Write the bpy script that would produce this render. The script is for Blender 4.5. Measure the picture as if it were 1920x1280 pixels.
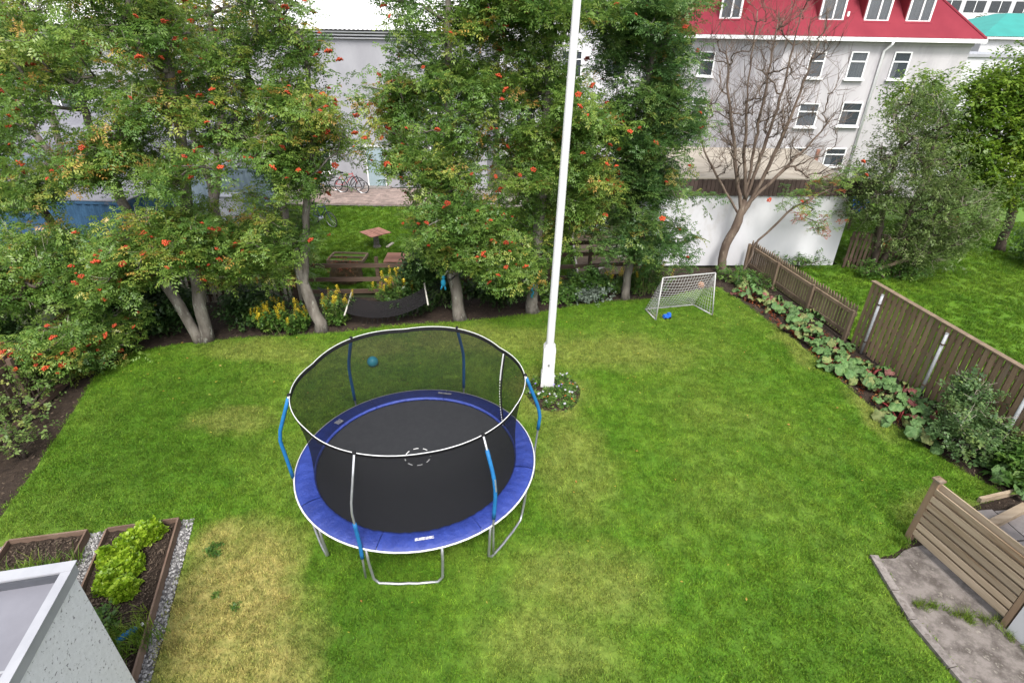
import bpy, math, random
import numpy as np
from mathutils import Vector, Matrix

random.seed(7)
RNG = np.random.default_rng(7)
SC = bpy.context.scene
COL = SC.collection
for o in list(bpy.data.objects):
    bpy.data.objects.remove(o)

# ------------------------------------------------------------------ camera, sky, sun, exposure
cam_data = bpy.data.cameras.new("camera")
cam = bpy.data.objects.new("camera", cam_data)
COL.objects.link(cam)
cam_data.sensor_fit = 'HORIZONTAL'
cam_data.sensor_width = 36.0
cam_data.lens = 36.0 * 1030.0 / 1920.0
cam_data.clip_start = 0.1
cam_data.clip_end = 3000
PITCH, ROLL = math.radians(29.4), math.radians(1.0)
fw = Vector((0, math.cos(PITCH), -math.sin(PITCH)))
rt0 = Vector((1, 0, 0))
up0 = rt0.cross(fw)
rt = rt0 * math.cos(ROLL) + up0 * math.sin(ROLL)
up = up0 * math.cos(ROLL) - rt0 * math.sin(ROLL)
m3 = Matrix((rt, up, -fw)).transposed()
cam.matrix_world = Matrix.Translation((0, 0, 7.0)) @ m3.to_4x4()
SC.camera = cam

SUN_EL, SUN_AZ = math.radians(54), math.radians(172)      # azimuth clockwise from +Y
world = bpy.data.worlds.new("World")
SC.world = world
world.use_nodes = True
wn, wl = world.node_tree.nodes, world.node_tree.links
wn.clear()
sky = wn.new("ShaderNodeTexSky")
sky.sky_type = 'NISHITA'
sky.sun_disc = False
sky.sun_elevation = SUN_EL
sky.sun_rotation = SUN_AZ
sky.air_density = 1.0
sky.dust_density = 3.0
sky.ozone_density = 1.0
hsv = wn.new("ShaderNodeHueSaturation")
hsv.inputs['Saturation'].default_value = 0.28           # thin cloud cover: a greyer sky
bg = wn.new("ShaderNodeBackground")
bg.inputs['Strength'].default_value = 0.14
wo = wn.new("ShaderNodeOutputWorld")
wl.new(sky.outputs[0], hsv.inputs['Color'])
wl.new(hsv.outputs[0], bg.inputs['Color'])
wl.new(bg.outputs[0], wo.inputs['Surface'])

sun_d = bpy.data.lights.new("sun", 'SUN')
sun_d.energy = 1.5
sun_d.angle = math.radians(14)
sun_d.color = (1.0, 0.955, 0.89)
sun = bpy.data.objects.new("sun", sun_d)
COL.objects.link(sun)
sdir = Vector((math.sin(SUN_AZ) * math.cos(SUN_EL), math.cos(SUN_AZ) * math.cos(SUN_EL), math.sin(SUN_EL)))
sun.rotation_euler = sdir.to_track_quat('Z', 'Y').to_euler()
sun.location = (0, -20, 40)

SC.view_settings.view_transform = 'Standard'
SC.view_settings.look = 'None'
SC.view_settings.exposure = 1.38
SC.view_settings.gamma = 1.0
SC.cycles.max_bounces = 5
SC.cycles.diffuse_bounces = 3
SC.cycles.glossy_bounces = 2
SC.cycles.transmission_bounces = 3
SC.cycles.transparent_max_bounces = 12
SC.cycles.caustics_reflective = False
SC.cycles.caustics_refractive = False
SC.render.resolution_x, SC.render.resolution_y = 1024, 682

# ------------------------------------------------------------------ materials
def new_mat(name):
    m = bpy.data.materials.new(name)
    m.use_nodes = True
    nt = m.node_tree
    b = nt.nodes["Principled BSDF"]
    return m, nt, b

def mixc(nt, fac, a, b, mode='MIX'):
    n = nt.nodes.new("ShaderNodeMix")
    n.data_type = 'RGBA'
    n.blend_type = mode
    if hasattr(fac, 'is_linked'): nt.links.new(fac, n.inputs[0])
    else: n.inputs[0].default_value = fac
    for s, v in ((6, a), (7, b)):
        if hasattr(v, 'is_linked'): nt.links.new(v, n.inputs[s])
        else: n.inputs[s].default_value = (*v, 1)
    return n.outputs[2]

def noise(nt, vec, scale, detail=4, rough=0.6):
    n = nt.nodes.new("ShaderNodeTexNoise")
    n.inputs['Scale'].default_value = scale
    n.inputs['Detail'].default_value = detail
    n.inputs['Roughness'].default_value = rough
    nt.links.new(vec, n.inputs['Vector'])
    return n.outputs['Fac']

def maprange(nt, v, a, b, c=0.0, d=1.0):
    n = nt.nodes.new("ShaderNodeMapRange")
    nt.links.new(v, n.inputs[0])
    for i, x in enumerate((a, b, c, d)): n.inputs[i + 1].default_value = x
    return n.outputs[0]

def math_n(nt, op, a, b=0.0):
    n = nt.nodes.new("ShaderNodeMath")
    n.operation = op
    for i, v in enumerate((a, b)):
        if hasattr(v, 'is_linked'): nt.links.new(v, n.inputs[i])
        else: n.inputs[i].default_value = v
    return n.outputs[0]

def vec_scale(nt, vec, s):
    n = nt.nodes.new("ShaderNodeMapping")
    nt.links.new(vec, n.inputs[0])
    n.inputs['Scale'].default_value = s
    return n.outputs[0]

def bump(nt, b, h, strength=0.3, dist=0.01):
    n = nt.nodes.new("ShaderNodeBump")
    n.inputs['Strength'].default_value = strength
    n.inputs['Distance'].default_value = dist
    nt.links.new(h, n.inputs['Height'])
    nt.links.new(n.outputs[0], b.inputs['Normal'])

def mk(name, c1, c2=None, scale=6.0, rough=0.7, bmp=0.25, stretch=(1, 1, 1), rand=0.0, metal=0.0, coord='Object',
       lo=0.35, hi=0.65, c3=None, scale3=1.0, lo3=0.55, hi3=0.7, spec=0.3, bdist=0.01):
    """general weathered surface: two tones by noise, a third tone in patches, per-object variation, fine relief"""
    m, nt, b = new_mat(name)
    b.inputs['Roughness'].default_value = rough
    b.inputs['Metallic'].default_value = metal
    b.inputs['Specular IOR Level'].default_value = spec
    if c2 is None: c2 = tuple(x * 0.8 for x in c1)
    tc = nt.nodes.new("ShaderNodeTexCoord")
    vec = vec_scale(nt, tc.outputs[coord], stretch)
    oi = nt.nodes.new("ShaderNodeObjectInfo")
    if rand:
        add = nt.nodes.new("ShaderNodeVectorMath"); add.operation = 'ADD'
        sc = nt.nodes.new("ShaderNodeVectorMath"); sc.operation = 'SCALE'
        cmb = nt.nodes.new("ShaderNodeCombineXYZ")
        for k in range(3): nt.links.new(oi.outputs['Random'], cmb.inputs[k])
        nt.links.new(cmb.outputs[0], sc.inputs[0]); sc.inputs['Scale'].default_value = 57.0
        nt.links.new(vec, add.inputs[0]); nt.links.new(sc.outputs[0], add.inputs[1])
        vec = add.outputs[0]
    n1 = noise(nt, vec, scale, 6, 0.65)
    col = mixc(nt, maprange(nt, n1, lo, hi), c1, c2)
    if c3:
        col = mixc(nt, maprange(nt, noise(nt, vec, scale3, 5, 0.7), lo3, hi3), col, c3)
    if rand:
        val = maprange(nt, oi.outputs['Random'], 0, 1, 1 - rand, 1 + rand)
        h = nt.nodes.new("ShaderNodeHueSaturation")
        nt.links.new(val, h.inputs['Value']); nt.links.new(col, h.inputs['Color'])
        col = h.outputs[0]
    nt.links.new(col, b.inputs['Base Color'])
    if bmp: bump(nt, b, noise(nt, vec, scale * 5, 5, 0.7), bmp, bdist)
    return m

def leaf_mat(name, stops, transl=0.36, rough=0.42, spec=0.4):
    """foliage: colour by the per-leaf attribute rnd"""
    m, nt, b = new_mat(name)
    at = nt.nodes.new("ShaderNodeAttribute"); at.attribute_name = "rnd"
    r = nt.nodes.new("ShaderNodeValToRGB")
    els = r.color_ramp.elements
    els[0].position, els[0].color = stops[0][0], (*stops[0][1], 1)
    els[1].position, els[1].color = stops[-1][0], (*stops[-1][1], 1)
    for p, c in stops[1:-1]:
        e = els.new(p); e.color = (*c, 1)
    nt.links.new(at.outputs['Fac'], r.inputs[0])
    nt.links.new(r.outputs[0], b.inputs['Base Color'])
    b.inputs['Roughness'].default_value = rough
    b.inputs['Specular IOR Level'].default_value = spec
    t = nt.nodes.new("ShaderNodeBsdfTranslucent")
    h = nt.nodes.new("ShaderNodeHueSaturation"); h.inputs['Value'].default_value = 1.5
    nt.links.new(r.outputs[0], h.inputs['Color']); nt.links.new(h.outputs[0], t.inputs[0])
    mx = nt.nodes.new("ShaderNodeMixShader"); mx.inputs[0].default_value = transl
    out = nt.nodes["Material Output"]
    nt.links.new(b.outputs[0], mx.inputs[1]); nt.links.new(t.outputs[0], mx.inputs[2])
    nt.links.new(mx.outputs[0], out.inputs[0])
    return m

def lawn_mat(name, lush, mid, dry, patches=(), blade=True, drybias=0.0, deep=()):
    m, nt, b = new_mat(name)
    geo = nt.nodes.new("ShaderNodeNewGeometry")
    pos = vec_scale(nt, geo.outputs['Position'], (1, 1, 0))
    big = noise(nt, pos, 0.33, 3, 0.55)
    med = noise(nt, pos, 1.7, 4, 0.65)
    fine = noise(nt, pos, 9.0, 3, 0.7)
    col = mixc(nt, maprange(nt, med, 0.32, 0.68), lush, mid)
    olive = tuple(0.5 * (a + c) for a, c in zip(mid, dry))
    col = mixc(nt, maprange(nt, big, 0.45 - drybias, 0.74 - drybias, 0, 0.42), col, olive)
    col = mixc(nt, maprange(nt, noise(nt, pos, 4.2, 3, 0.6), 0.42, 0.68, 0, 0.42), col, tuple(0.7 * x for x in lush))
    if patches:
        # worn, dry patches of grass
        off = nt.nodes.new("ShaderNodeTexNoise"); off.inputs['Scale'].default_value = 1.5
        off.inputs['Detail'].default_value = 5
        nt.links.new(pos, off.inputs['Vector'])
        s = nt.nodes.new("ShaderNodeVectorMath"); s.operation = 'SCALE'; s.inputs['Scale'].default_value = 1.1
        su = nt.nodes.new("ShaderNodeVectorMath"); su.operation = 'SUBTRACT'; su.inputs[1].default_value = (.5, .5, .5)
        nt.links.new(off.outputs['Color'], su.inputs[0]); nt.links.new(su.outputs[0], s.inputs[0])
        a = nt.nodes.new("ShaderNodeVectorMath"); a.operation = 'ADD'
        nt.links.new(pos, a.inputs[0]); nt.links.new(s.outputs[0], a.inputs[1])
        acc = None; acc2 = None
        for (x, y, rx, ry, st, dp) in [(*p, False) for p in patches] + [(*p, True) for p in deep]:
            mp = nt.nodes.new("ShaderNodeMapping"); mp.vector_type = 'POINT'
            mp.inputs['Location'].default_value = (-x / rx, -y / ry, 0)
            mp.inputs['Scale'].default_value = (1 / rx, 1 / ry, 0)
            nt.links.new(a.outputs[0], mp.inputs[0])
            ln = nt.nodes.new("ShaderNodeVectorMath"); ln.operation = 'LENGTH'
            nt.links.new(mp.outputs[0], ln.inputs[0])
            v = maprange(nt, ln.outputs['Value'], 0.55, 1.25, st, 0.0)
            if dp: acc2 = v if acc2 is None else math_n(nt, 'MAXIMUM', acc2, v)
            else: acc = v if acc is None else math_n(nt, 'MAXIMUM', acc, v)
        fac = math_n(nt, 'MULTIPLY', acc, maprange(nt, fine, 0.25, 0.6, 0.55, 1.0))
        if acc2 is not None: col = mixc(nt, acc2, col, tuple(0.72 * x for x in lush))      # thicker, deeper green turf
        col = mixc(nt, fac, col, dry)
    oi = nt.nodes.new("ShaderNodeObjectInfo")
    v = math_n(nt, 'MULTIPLY', maprange(nt, fine, 0.25, 0.75, 0.70, 1.30), maprange(nt, oi.outputs['Random'], 0, 1, 0.74, 1.28))
    h = nt.nodes.new("ShaderNodeHueSaturation")
    nt.links.new(v, h.inputs['Value']); nt.links.new(col, h.inputs['Color'])
    if blade:
        at = nt.nodes.new("ShaderNodeAttribute"); at.attribute_name = "rnd"
        nt.links.new(maprange(nt, at.outputs['Fac'], 0, 1, 0.478, 0.515), h.inputs['Hue'])
        v2 = math_n(nt, 'FRACT', math_n(nt, 'MULTIPLY', at.outputs['Fac'], 7.31))
        nt.links.new(math_n(nt, 'MULTIPLY', v, maprange(nt, v2, 0, 1, 0.5, 1.55)), h.inputs['Value'])
    nt.links.new(h.outputs[0], b.inputs['Base Color'])
    b.inputs['Roughness'].default_value = 0.6
    b.inputs['Specular IOR Level'].default_value = 0.2
    if blade:
        t = nt.nodes.new("ShaderNodeBsdfTranslucent"); nt.links.new(h.outputs[0], t.inputs[0])
        mx = nt.nodes.new("ShaderNodeMixShader"); mx.inputs[0].default_value = 0.25
        nt.links.new(b.outputs[0], mx.inputs[1]); nt.links.new(t.outputs[0], mx.inputs[2])
        nt.links.new(mx.outputs[0], nt.nodes["Material Output"].inputs[0])
    return m

DRY = [(-3.9, 4.75, 1.0, 1.5, .95), (-3.3, 4.0, .9, 1.0, .85), (-4.5, 5.8, .5, .5, .8), (1.2, 7.7, .8, 1.4, .28), (1.2, 5.3, 1.1, .7, .34),
       (-5.7, 8.9, .9, .45, .35), (2.4, 12.0, 2.2, .9, .36), (-6.3, 11.7, 1.6, .6, .32), (7.5, 6.8, .8, .5, .55), (.93, 10.1, .95, 1.1, .42),
       (-.5, 12.6, 2.4, .8, .34), (7.35, 12.5, .35, 1.3, .35), (7.75, 9.6, .35, 1.0, .4), (-3.4, 12.0, 1.0, .5, .3), (.6, 4.3, 1.0, .6, .25)]
DEEP = [(-6.9, 8.6, 2.0, 2.6, .62), (-2.0, 4.2, 1.0, 1.5, .6), (.2, 3.4, 1.6, .8, .45), (4.2, 4.3, 1.5, 1.0, .3)]
LUSH, MIDG, DRYG = (0.076, 0.182, 0.012), (0.134, 0.246, 0.020), (0.37, 0.32, 0.105)
M = {}
M['grass'] = lawn_mat('grass_blades', LUSH, MIDG, DRYG, DRY, True, 0.0, DEEP)
M['lawn'] = lawn_mat('lawn_ground', tuple(x * .8 for x in LUSH), tuple(x * .8 for x in MIDG), tuple(x * .8 for x in DRYG), DRY, False, 0.0, DEEP)
L2, M2, D2 = (0.054, 0.132, 0.008), (0.098, 0.186, 0.012), (0.18, 0.215, 0.03)
M['grass2'] = lawn_mat('neighbour_grass_blades', L2, M2, D2, (), True)
M['lawn2'] = lawn_mat('neighbour_lawn_ground', tuple(x * .8 for x in L2), tuple(x * .8 for x in M2), tuple(x * .8 for x in D2), (), False)
M['terrain'] = mk('terrain_ground', (.035, .05, .018), (.06, .06, .03), 0.4, .95, .3)
M['soil'] = mk('dark_soil', (.022, .014, .010), (.042, .028, .019), 9, .95, .9, c3=(.075, .055, .04), scale3=26, lo3=.6, hi3=.66, bdist=.03, coord='Object')
M['chips'] = mk('bark_chips', (.10, .065, .04), (.20, .15, .10), 3, .9, 0, rand=.3)
M['gravel_base'] = mk('gravel_base', (.07, .065, .065), (.14, .135, .135), 30, .9, .8)
M['bark'] = mk('grey_bark', (.20, .18, .155), (.085, .072, .06), 5, .9, .8, (1, 1, .35), c3=(.30, .30, .26), scale3=7, lo3=.58, hi3=.66, bdist=.02)
M['bark_dark'] = mk('dark_bark', (.085, .066, .05), (.045, .034, .027), 6, .9, .8, (1, 1, .35), bdist=.02)
M['bark_bare'] = mk('bare_tree_bark', (.150, .112, .085), (.075, .052, .040), 5, .9, .7, (1, 1, .4), c3=(.22, .18, .14), scale3=6, bdist=.02)
M['twig'] = mk('pale_dead_twig', (.36, .32, .27), (.24, .20, .17), 6, .9, 0)
M['rowan'] = leaf_mat('rowan_leaf', [(0, (0.056, 0.123, 0.025)), (.4, (0.109, 0.199, 0.037)), (.75, (0.187, 0.274, 0.053)), (.96, (0.314, 0.334, 0.065)), (1, (0.407, 0.250, 0.065))])
M['rowan_yellow'] = leaf_mat('rowan_leaf_yellowing', [(0, (0.076, 0.129, 0.024)), (.4, (0.154, 0.208, 0.035)), (.75, (0.256, 0.267, 0.043)), (.92, (0.395, 0.323, 0.054)), (1, (0.410, 0.197, 0.061))])
M['rowan_dark'] = leaf_mat('rowan_leaf_dark', [(0, (0.043, 0.104, 0.031)), (.5, (0.083, 0.162, 0.041)), (.9, (0.147, 0.220, 0.047)), (1, (0.273, 0.236, 0.054))])
M['rust'] = leaf_mat('rust_red_leaf', [(0, (.22, .05, .02)), (.6, (.32, .085, .03)), (1, (.30, .16, .05))])
M['willow'] = leaf_mat('willow_leaf', [(0, (0.062, 0.107, 0.032)), (.5, (0.109, 0.165, 0.044)), (1, (0.218, 0.281, 0.102))])
M['bright'] = leaf_mat('bright_leaf', [(0, (.060, .125, .014)), (.5, (.120, .205, .020)), (1, (.22, .29, .035))])
M['shrub'] = leaf_mat('shrub_leaf', [(0, (0.024, 0.057, 0.018)), (.6, (0.051, 0.101, 0.026)), (1, (0.094, 0.154, 0.039))])
M['rose'] = leaf_mat('rose_leaf', [(0, (0.079, 0.140, 0.037)), (.6, (0.152, 0.226, 0.061)), (1, (0.293, 0.317, 0.085))])
M['cover'] = leaf_mat('ground_cover_leaf', [(0, (0.043, 0.104, 0.020)), (.6, (0.091, 0.183, 0.032)), (1, (0.171, 0.256, 0.049))])
M['currant'] = leaf_mat('currant_leaf', [(0, (0.061, 0.122, 0.044)), (.6, (0.114, 0.190, 0.066)), (1, (0.214, 0.290, 0.088))])
M['silver'] = leaf_mat('silver_leaf', [(0, (.10, .135, .10)), (1, (.27, .32, .27))])
M['lettuce'] = leaf_mat('lettuce_leaf', [(0, (.12, .22, .010)), (.5, (.22, .35, .018)), (1, (.34, .46, .04))], .35)
M['yellow_flower'] = leaf_mat('yellow_petal', [(0, (.40, .28, .010)), (1, (.60, .47, .025))], .2)
M['orange_flower'] = mk('orange_petal', (.50, .17, .015), (.40, .09, .015), 8, .6, 0)
M['white_flower'] = mk('white_petal', (.42, .42, .42), (.32, .32, .36), 8, .6, 0)
M['violet_flower'] = mk('violet_petal', (.16, .12, .36), (.25, .22, .50), 8, .6, 0)
M['berry'] = mk('rowan_berry', (.40, .060, .018), (.30, .040, .014), 5, .4, 0, rand=.25)
M['stem'] = mk('green_stem', (.10, .13, .04), (.15, .13, .06), 6, .8, 0)
M['rhub'] = mk('rhubarb_leaf_green', (.052, .118, .034), (.105, .180, .055), 7, .5, .6, rand=.25, bdist=.03)
M['rhub_y'] = mk('rhubarb_leaf_pale', (.105, .160, .045), (.20, .205, .075), 7, .55, .6, rand=.25, bdist=.03)
M['rhub_r'] = mk('rhubarb_leaf_withered', (.13, .028, .03), (.20, .10, .08), 7, .7, .6, rand=.25, bdist=.03)
M['stalk'] = mk('rhubarb_stalk', (.20, .022, .03), (.26, .07, .06), 6, .5, 0, rand=.3)
M['wood_brown'] = mk('weathered_brown_board', (.255, .175, .115), (.155, .102, .064), 5, .85, .4, (1, 1, .12), rand=.22, c3=(.20, .165, .125), scale3=4)
M['wood_grey'] = mk('weathered_grey_board', (.42, .335, .245), (.27, .200, .130), 6, .85, .4, (.10, 1, 1), rand=.30, c3=(.23, .145, .085), scale3=3, lo3=.56, hi3=.68)
M['wood_picket'] = mk('picket_wood', (.205, .150, .103), (.125, .088, .060), 6, .85, .4, (1, 1, .15), rand=.2)
M['wood_dark'] = mk('dark_brown_rail', (.060, .036, .026), (.10, .070, .05), 5, .85, .4, (.15, 1, 1), rand=.2)
M['wood_red'] = mk('red_stained_slat', (.34, .17, .125), (.24, .115, .085), 5, .8, .3, (.2, 1, 1), rand=.2)
M['wood_pale'] = mk('pale_wood', (.50, .46, .40), (.36, .32, .26), 6, .85, .3, (.2, 1, 1), rand=.15)
M['edging'] = mk('bed_edging_board', (.115, .072, .052), (.18, .125, .095), 6, .85, .4, (.3, .3, 1), rand=.12)
M['steel'] = mk('galvanised_steel', (.46, .47, .49), (.36, .37, .39), 10, .38, .05, metal=.75)
M['post_white'] = mk('painted_steel_post', (.40, .415, .43), (.32, .33, .345), 7, .45, .05, rand=.05)
M['white_paint'] = mk('white_paint', (.62, .62, .62), (.52, .52, .52), 3, .5, .1, (1, 1, .3))
M['pad'] = mk('blue_vinyl_pad', (.020, .042, .235), (.014, .029, .175), 5, .48, .8, rand=.12, bdist=.02, spec=.5)
M['mat'] = mk('black_woven_mat', (.020, .021, .024), (.025, .026, .029), 12, .6, .1)
M['sleeve'] = mk('blue_foam_sleeve', (.012, .135, .33), (.010, .105, .27), 8, .6, .15, rand=.08)
M['black'] = mk('black_fabric', (.014, .014, .016), (.020, .020, .022), 20, .9, .1, spec=.05)
M['tag'] = mk('pale_printed_tag', (.62, .62, .60), (.12, .12, .25), 30, .6, 0)
M['teal'] = mk('teal_rubber', (.012, .15, .21), (.018, .19, .25), 6, .45, 0)
M['blue_toy'] = mk('blue_plastic', (.02, .12, .50), (.02, .09, .40), 8, .4, 0)
M['cyan_toy'] = mk('turquoise_fabric', (.015, .30, .50), (.02, .22, .40), 8, .7, 0)
M['orange_toy'] = mk('orange_ball', (.30, .10, .04), (.38, .24, .15), 4, .5, 0)
M['rope'] = mk('pale_rope', (.48, .46, .42), (.36, .34, .30), 20, .9, 0)
M['netcord'] = mk('white_net_cord', (.42, .42, .41), (.34, .34, .33), 10, .8, 0)
M['render_lilac'] = mk('lilac_grey_render', (.435, .42, .432), (.38, .366, .376), .9, .9, .35, (1, 1, .25), c3=(.265, .255, .27), scale3=.7, lo3=.5, hi3=.75, bdist=.01)
M['render_grey'] = mk('pale_grey_render', (.315, .315, .338), (.27, .27, .292), 1.2, .9, .4, (1, 1, .5), bdist=.01)
M['render_white'] = mk('white_render', (.54, .54, .56), (.48, .48, .50), 1.0, .9, .3, (1, 1, .5), c3=(.40, .385, .37), scale3=1.3, lo3=.58, hi3=.8)
M['roof_red'] = mk('red_metal_roof', (.205, .032, .045), (.172, .026, .038), .7, .7, .08, spec=.05)
M['roof_red_dk'] = mk('red_metal_cheek', (.20, .024, .032), (.17, .02, .028), .7, .5, .08)
M['roof_white'] = mk('pale_corrugated_roof', (.80, .80, .80), (.70, .70, .71), 1.0, .55, .1)
M['roof_turq'] = mk('turquoise_roof', (.022, .24, .21), (.018, .20, .175), 1.0, .5, .1)
M['roof_tan'] = mk('tan_felt_roof', (.33, .295, .245), (.25, .22, .18), 1.5, .95, .4, c3=(.24, .21, .165), scale3=.8)
M['roof_lilac'] = mk('grey_membrane_roof', (.185, .185, .210), (.145, .145, .168), 1.2, .7, .12, c3=(.24, .235, .26), scale3=1.1, lo3=.58, hi3=.7)
M['metal_trim'] = mk('grey_metal_coping', (.33, .335, .36), (.27, .275, .295), 2, .45, .05)
M['upstand'] = mk('dark_grey_flashing', (.075, .078, .09), (.055, .058, .068), 3, .6, .1)
M['coping'] = mk('pale_metal_coping', (.34, .345, .37), (.28, .285, .31), 2, .4, .05)
M['speckle'] = mk('speckled_stone_render', (.70, .70, .72), (.62, .62, .635), 20, .9, .5, c3=(.22, .21, .22), scale3=26, lo3=.60, hi3=.63)
M['fascia_dark'] = mk('dark_fascia', (.05, .048, .05), (.08, .078, .08), 3, .6, .1)
M['brown_clad'] = mk('dark_brown_cladding', (.070, .048, .040), (.045, .032, .027), 3, .75, .2, rand=.15)
M['container'] = mk('blue_container_steel', (.034, .088, .165), (.024, .065, .125), 2.5, .55, .15, c3=(.15, .12, .11), scale3=2.0, lo3=.66, hi3=.75)
M['pale_blue'] = mk('pale_blue_sheet', (.26, .33, .39), (.21, .27, .33), 2.5, .55, .1)
M['concrete'] = mk('mossy_concrete', (.195, .172, .158), (.085, .073, .065), 4.5, .95, 1.0, lo=.42, hi=.60, c3=(.27, .245, .215), scale3=9, lo3=.58, hi3=.70, bdist=.015)
M['kerb'] = mk('kerb_stone', (.25, .225, .21), (.12, .105, .095), 9, .92, .8, rand=.1, c3=(.12, .10, .09), scale3=14, lo3=.58, hi3=.66, bdist=.01)
M['slab'] = mk('grey_paving_slab', (.24, .215, .205), (.16, .145, .14), 2.5, .9, .5, rand=.08)
M['brick_pave'] = mk('brick_paver', (.27, .205, .18), (.19, .15, .135), 4, .9, .4, rand=.22)
M['frame'] = mk('white_window_frame', (.80, .80, .80), (.72, .72, .72), 2, .4, .05)
M['curtain'] = mk('pale_curtain', (.52, .52, .54), (.36, .36, .39), 4, .9, .3, (8, 1, .1))
M['dark_room'] = mk('dark_room', (.030, .030, .034), (.05, .048, .05), 1.5, .9, 0)
M['tyre'] = mk('black_tyre', (.022, .022, .022), (.03, .03, .03), 6, .8, 0)
M['red_paint'] = mk('red_bike_paint', (.48, .06, .06), (.42, .05, .05), 3, .35, 0)
M['navy_paint'] = mk('navy_bike_paint', (.03, .05, .13), (.03, .04, .10), 3, .35, 0)
M['bag'] = mk('white_plastic_bag', (.70, .72, .74), (.52, .54, .57), 5, .4, .7, bdist=.05)
M['moss'] = mk('brown_turf_pile', (.10, .068, .03), (.055, .040, .022), 8, .95, .9, bdist=.05)
M['box_grey'] = mk('grey_metal_cabinet', (.40, .41, .46), (.33, .34, .38), 2, .5, .1)
M['toy_green'] = mk('green_plastic', (.02, .25, .12), (.02, .2, .1), 5, .5, 0)
M['stone'] = mk('gravel_stone', (.33, .325, .33), (.19, .185, .19), 2, .85, 0)
g_, nt_, b_ = new_mat('window_glass')
b_.inputs['Base Color'].default_value = (.06, .075, .09, 1); b_.inputs['Roughness'].default_value = .06
b_.inputs['Specular IOR Level'].default_value = .8
b_.inputs['Alpha'].default_value = .42
M['glass'] = g_
g_, nt_, b_ = new_mat('pale_door_glass')
b_.inputs['Base Color'].default_value = (.36, .46, .50, 1); b_.inputs['Roughness'].default_value = .1; b_.inputs['Alpha'].default_value = .6
M['glass_pale'] = g_
g_, nt_, b_ = new_mat('black_safety_net')          # fine woven mesh: about half of it is holes
b_.inputs['Base Color'].default_value = (.013, .013, .015, 1); b_.inputs['Roughness'].default_value = .8
b_.inputs['Specular IOR Level'].default_value = .1
b_.inputs['Alpha'].default_value = .62
M['net'] = g_
g_, nt_, b_ = new_mat('black_hammock_mesh')
b_.inputs['Base Color'].default_value = (.015, .014, .015, 1); b_.inputs['Roughness'].default_value = .8
b_.inputs['Specular IOR Level'].default_value = .05
b_.inputs['Alpha'].default_value = .90
M['hammock'] = g_
# stones and blades carry a per-piece tone
def tone(matname, lo, hi):
    nt = M[matname].node_tree; b = nt.nodes["Principled BSDF"]
    at = nt.nodes.new("ShaderNodeAttribute"); at.attribute_name = "rnd"
    nt.links.new(mixc(nt, at.outputs['Fac'], lo, hi), b.inputs['Base Color'])
tone('stone', (.07, .068, .07), (.42, .41, .405))
tone('chips', (.025, .017, .012), (.125, .092, .066))

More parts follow.
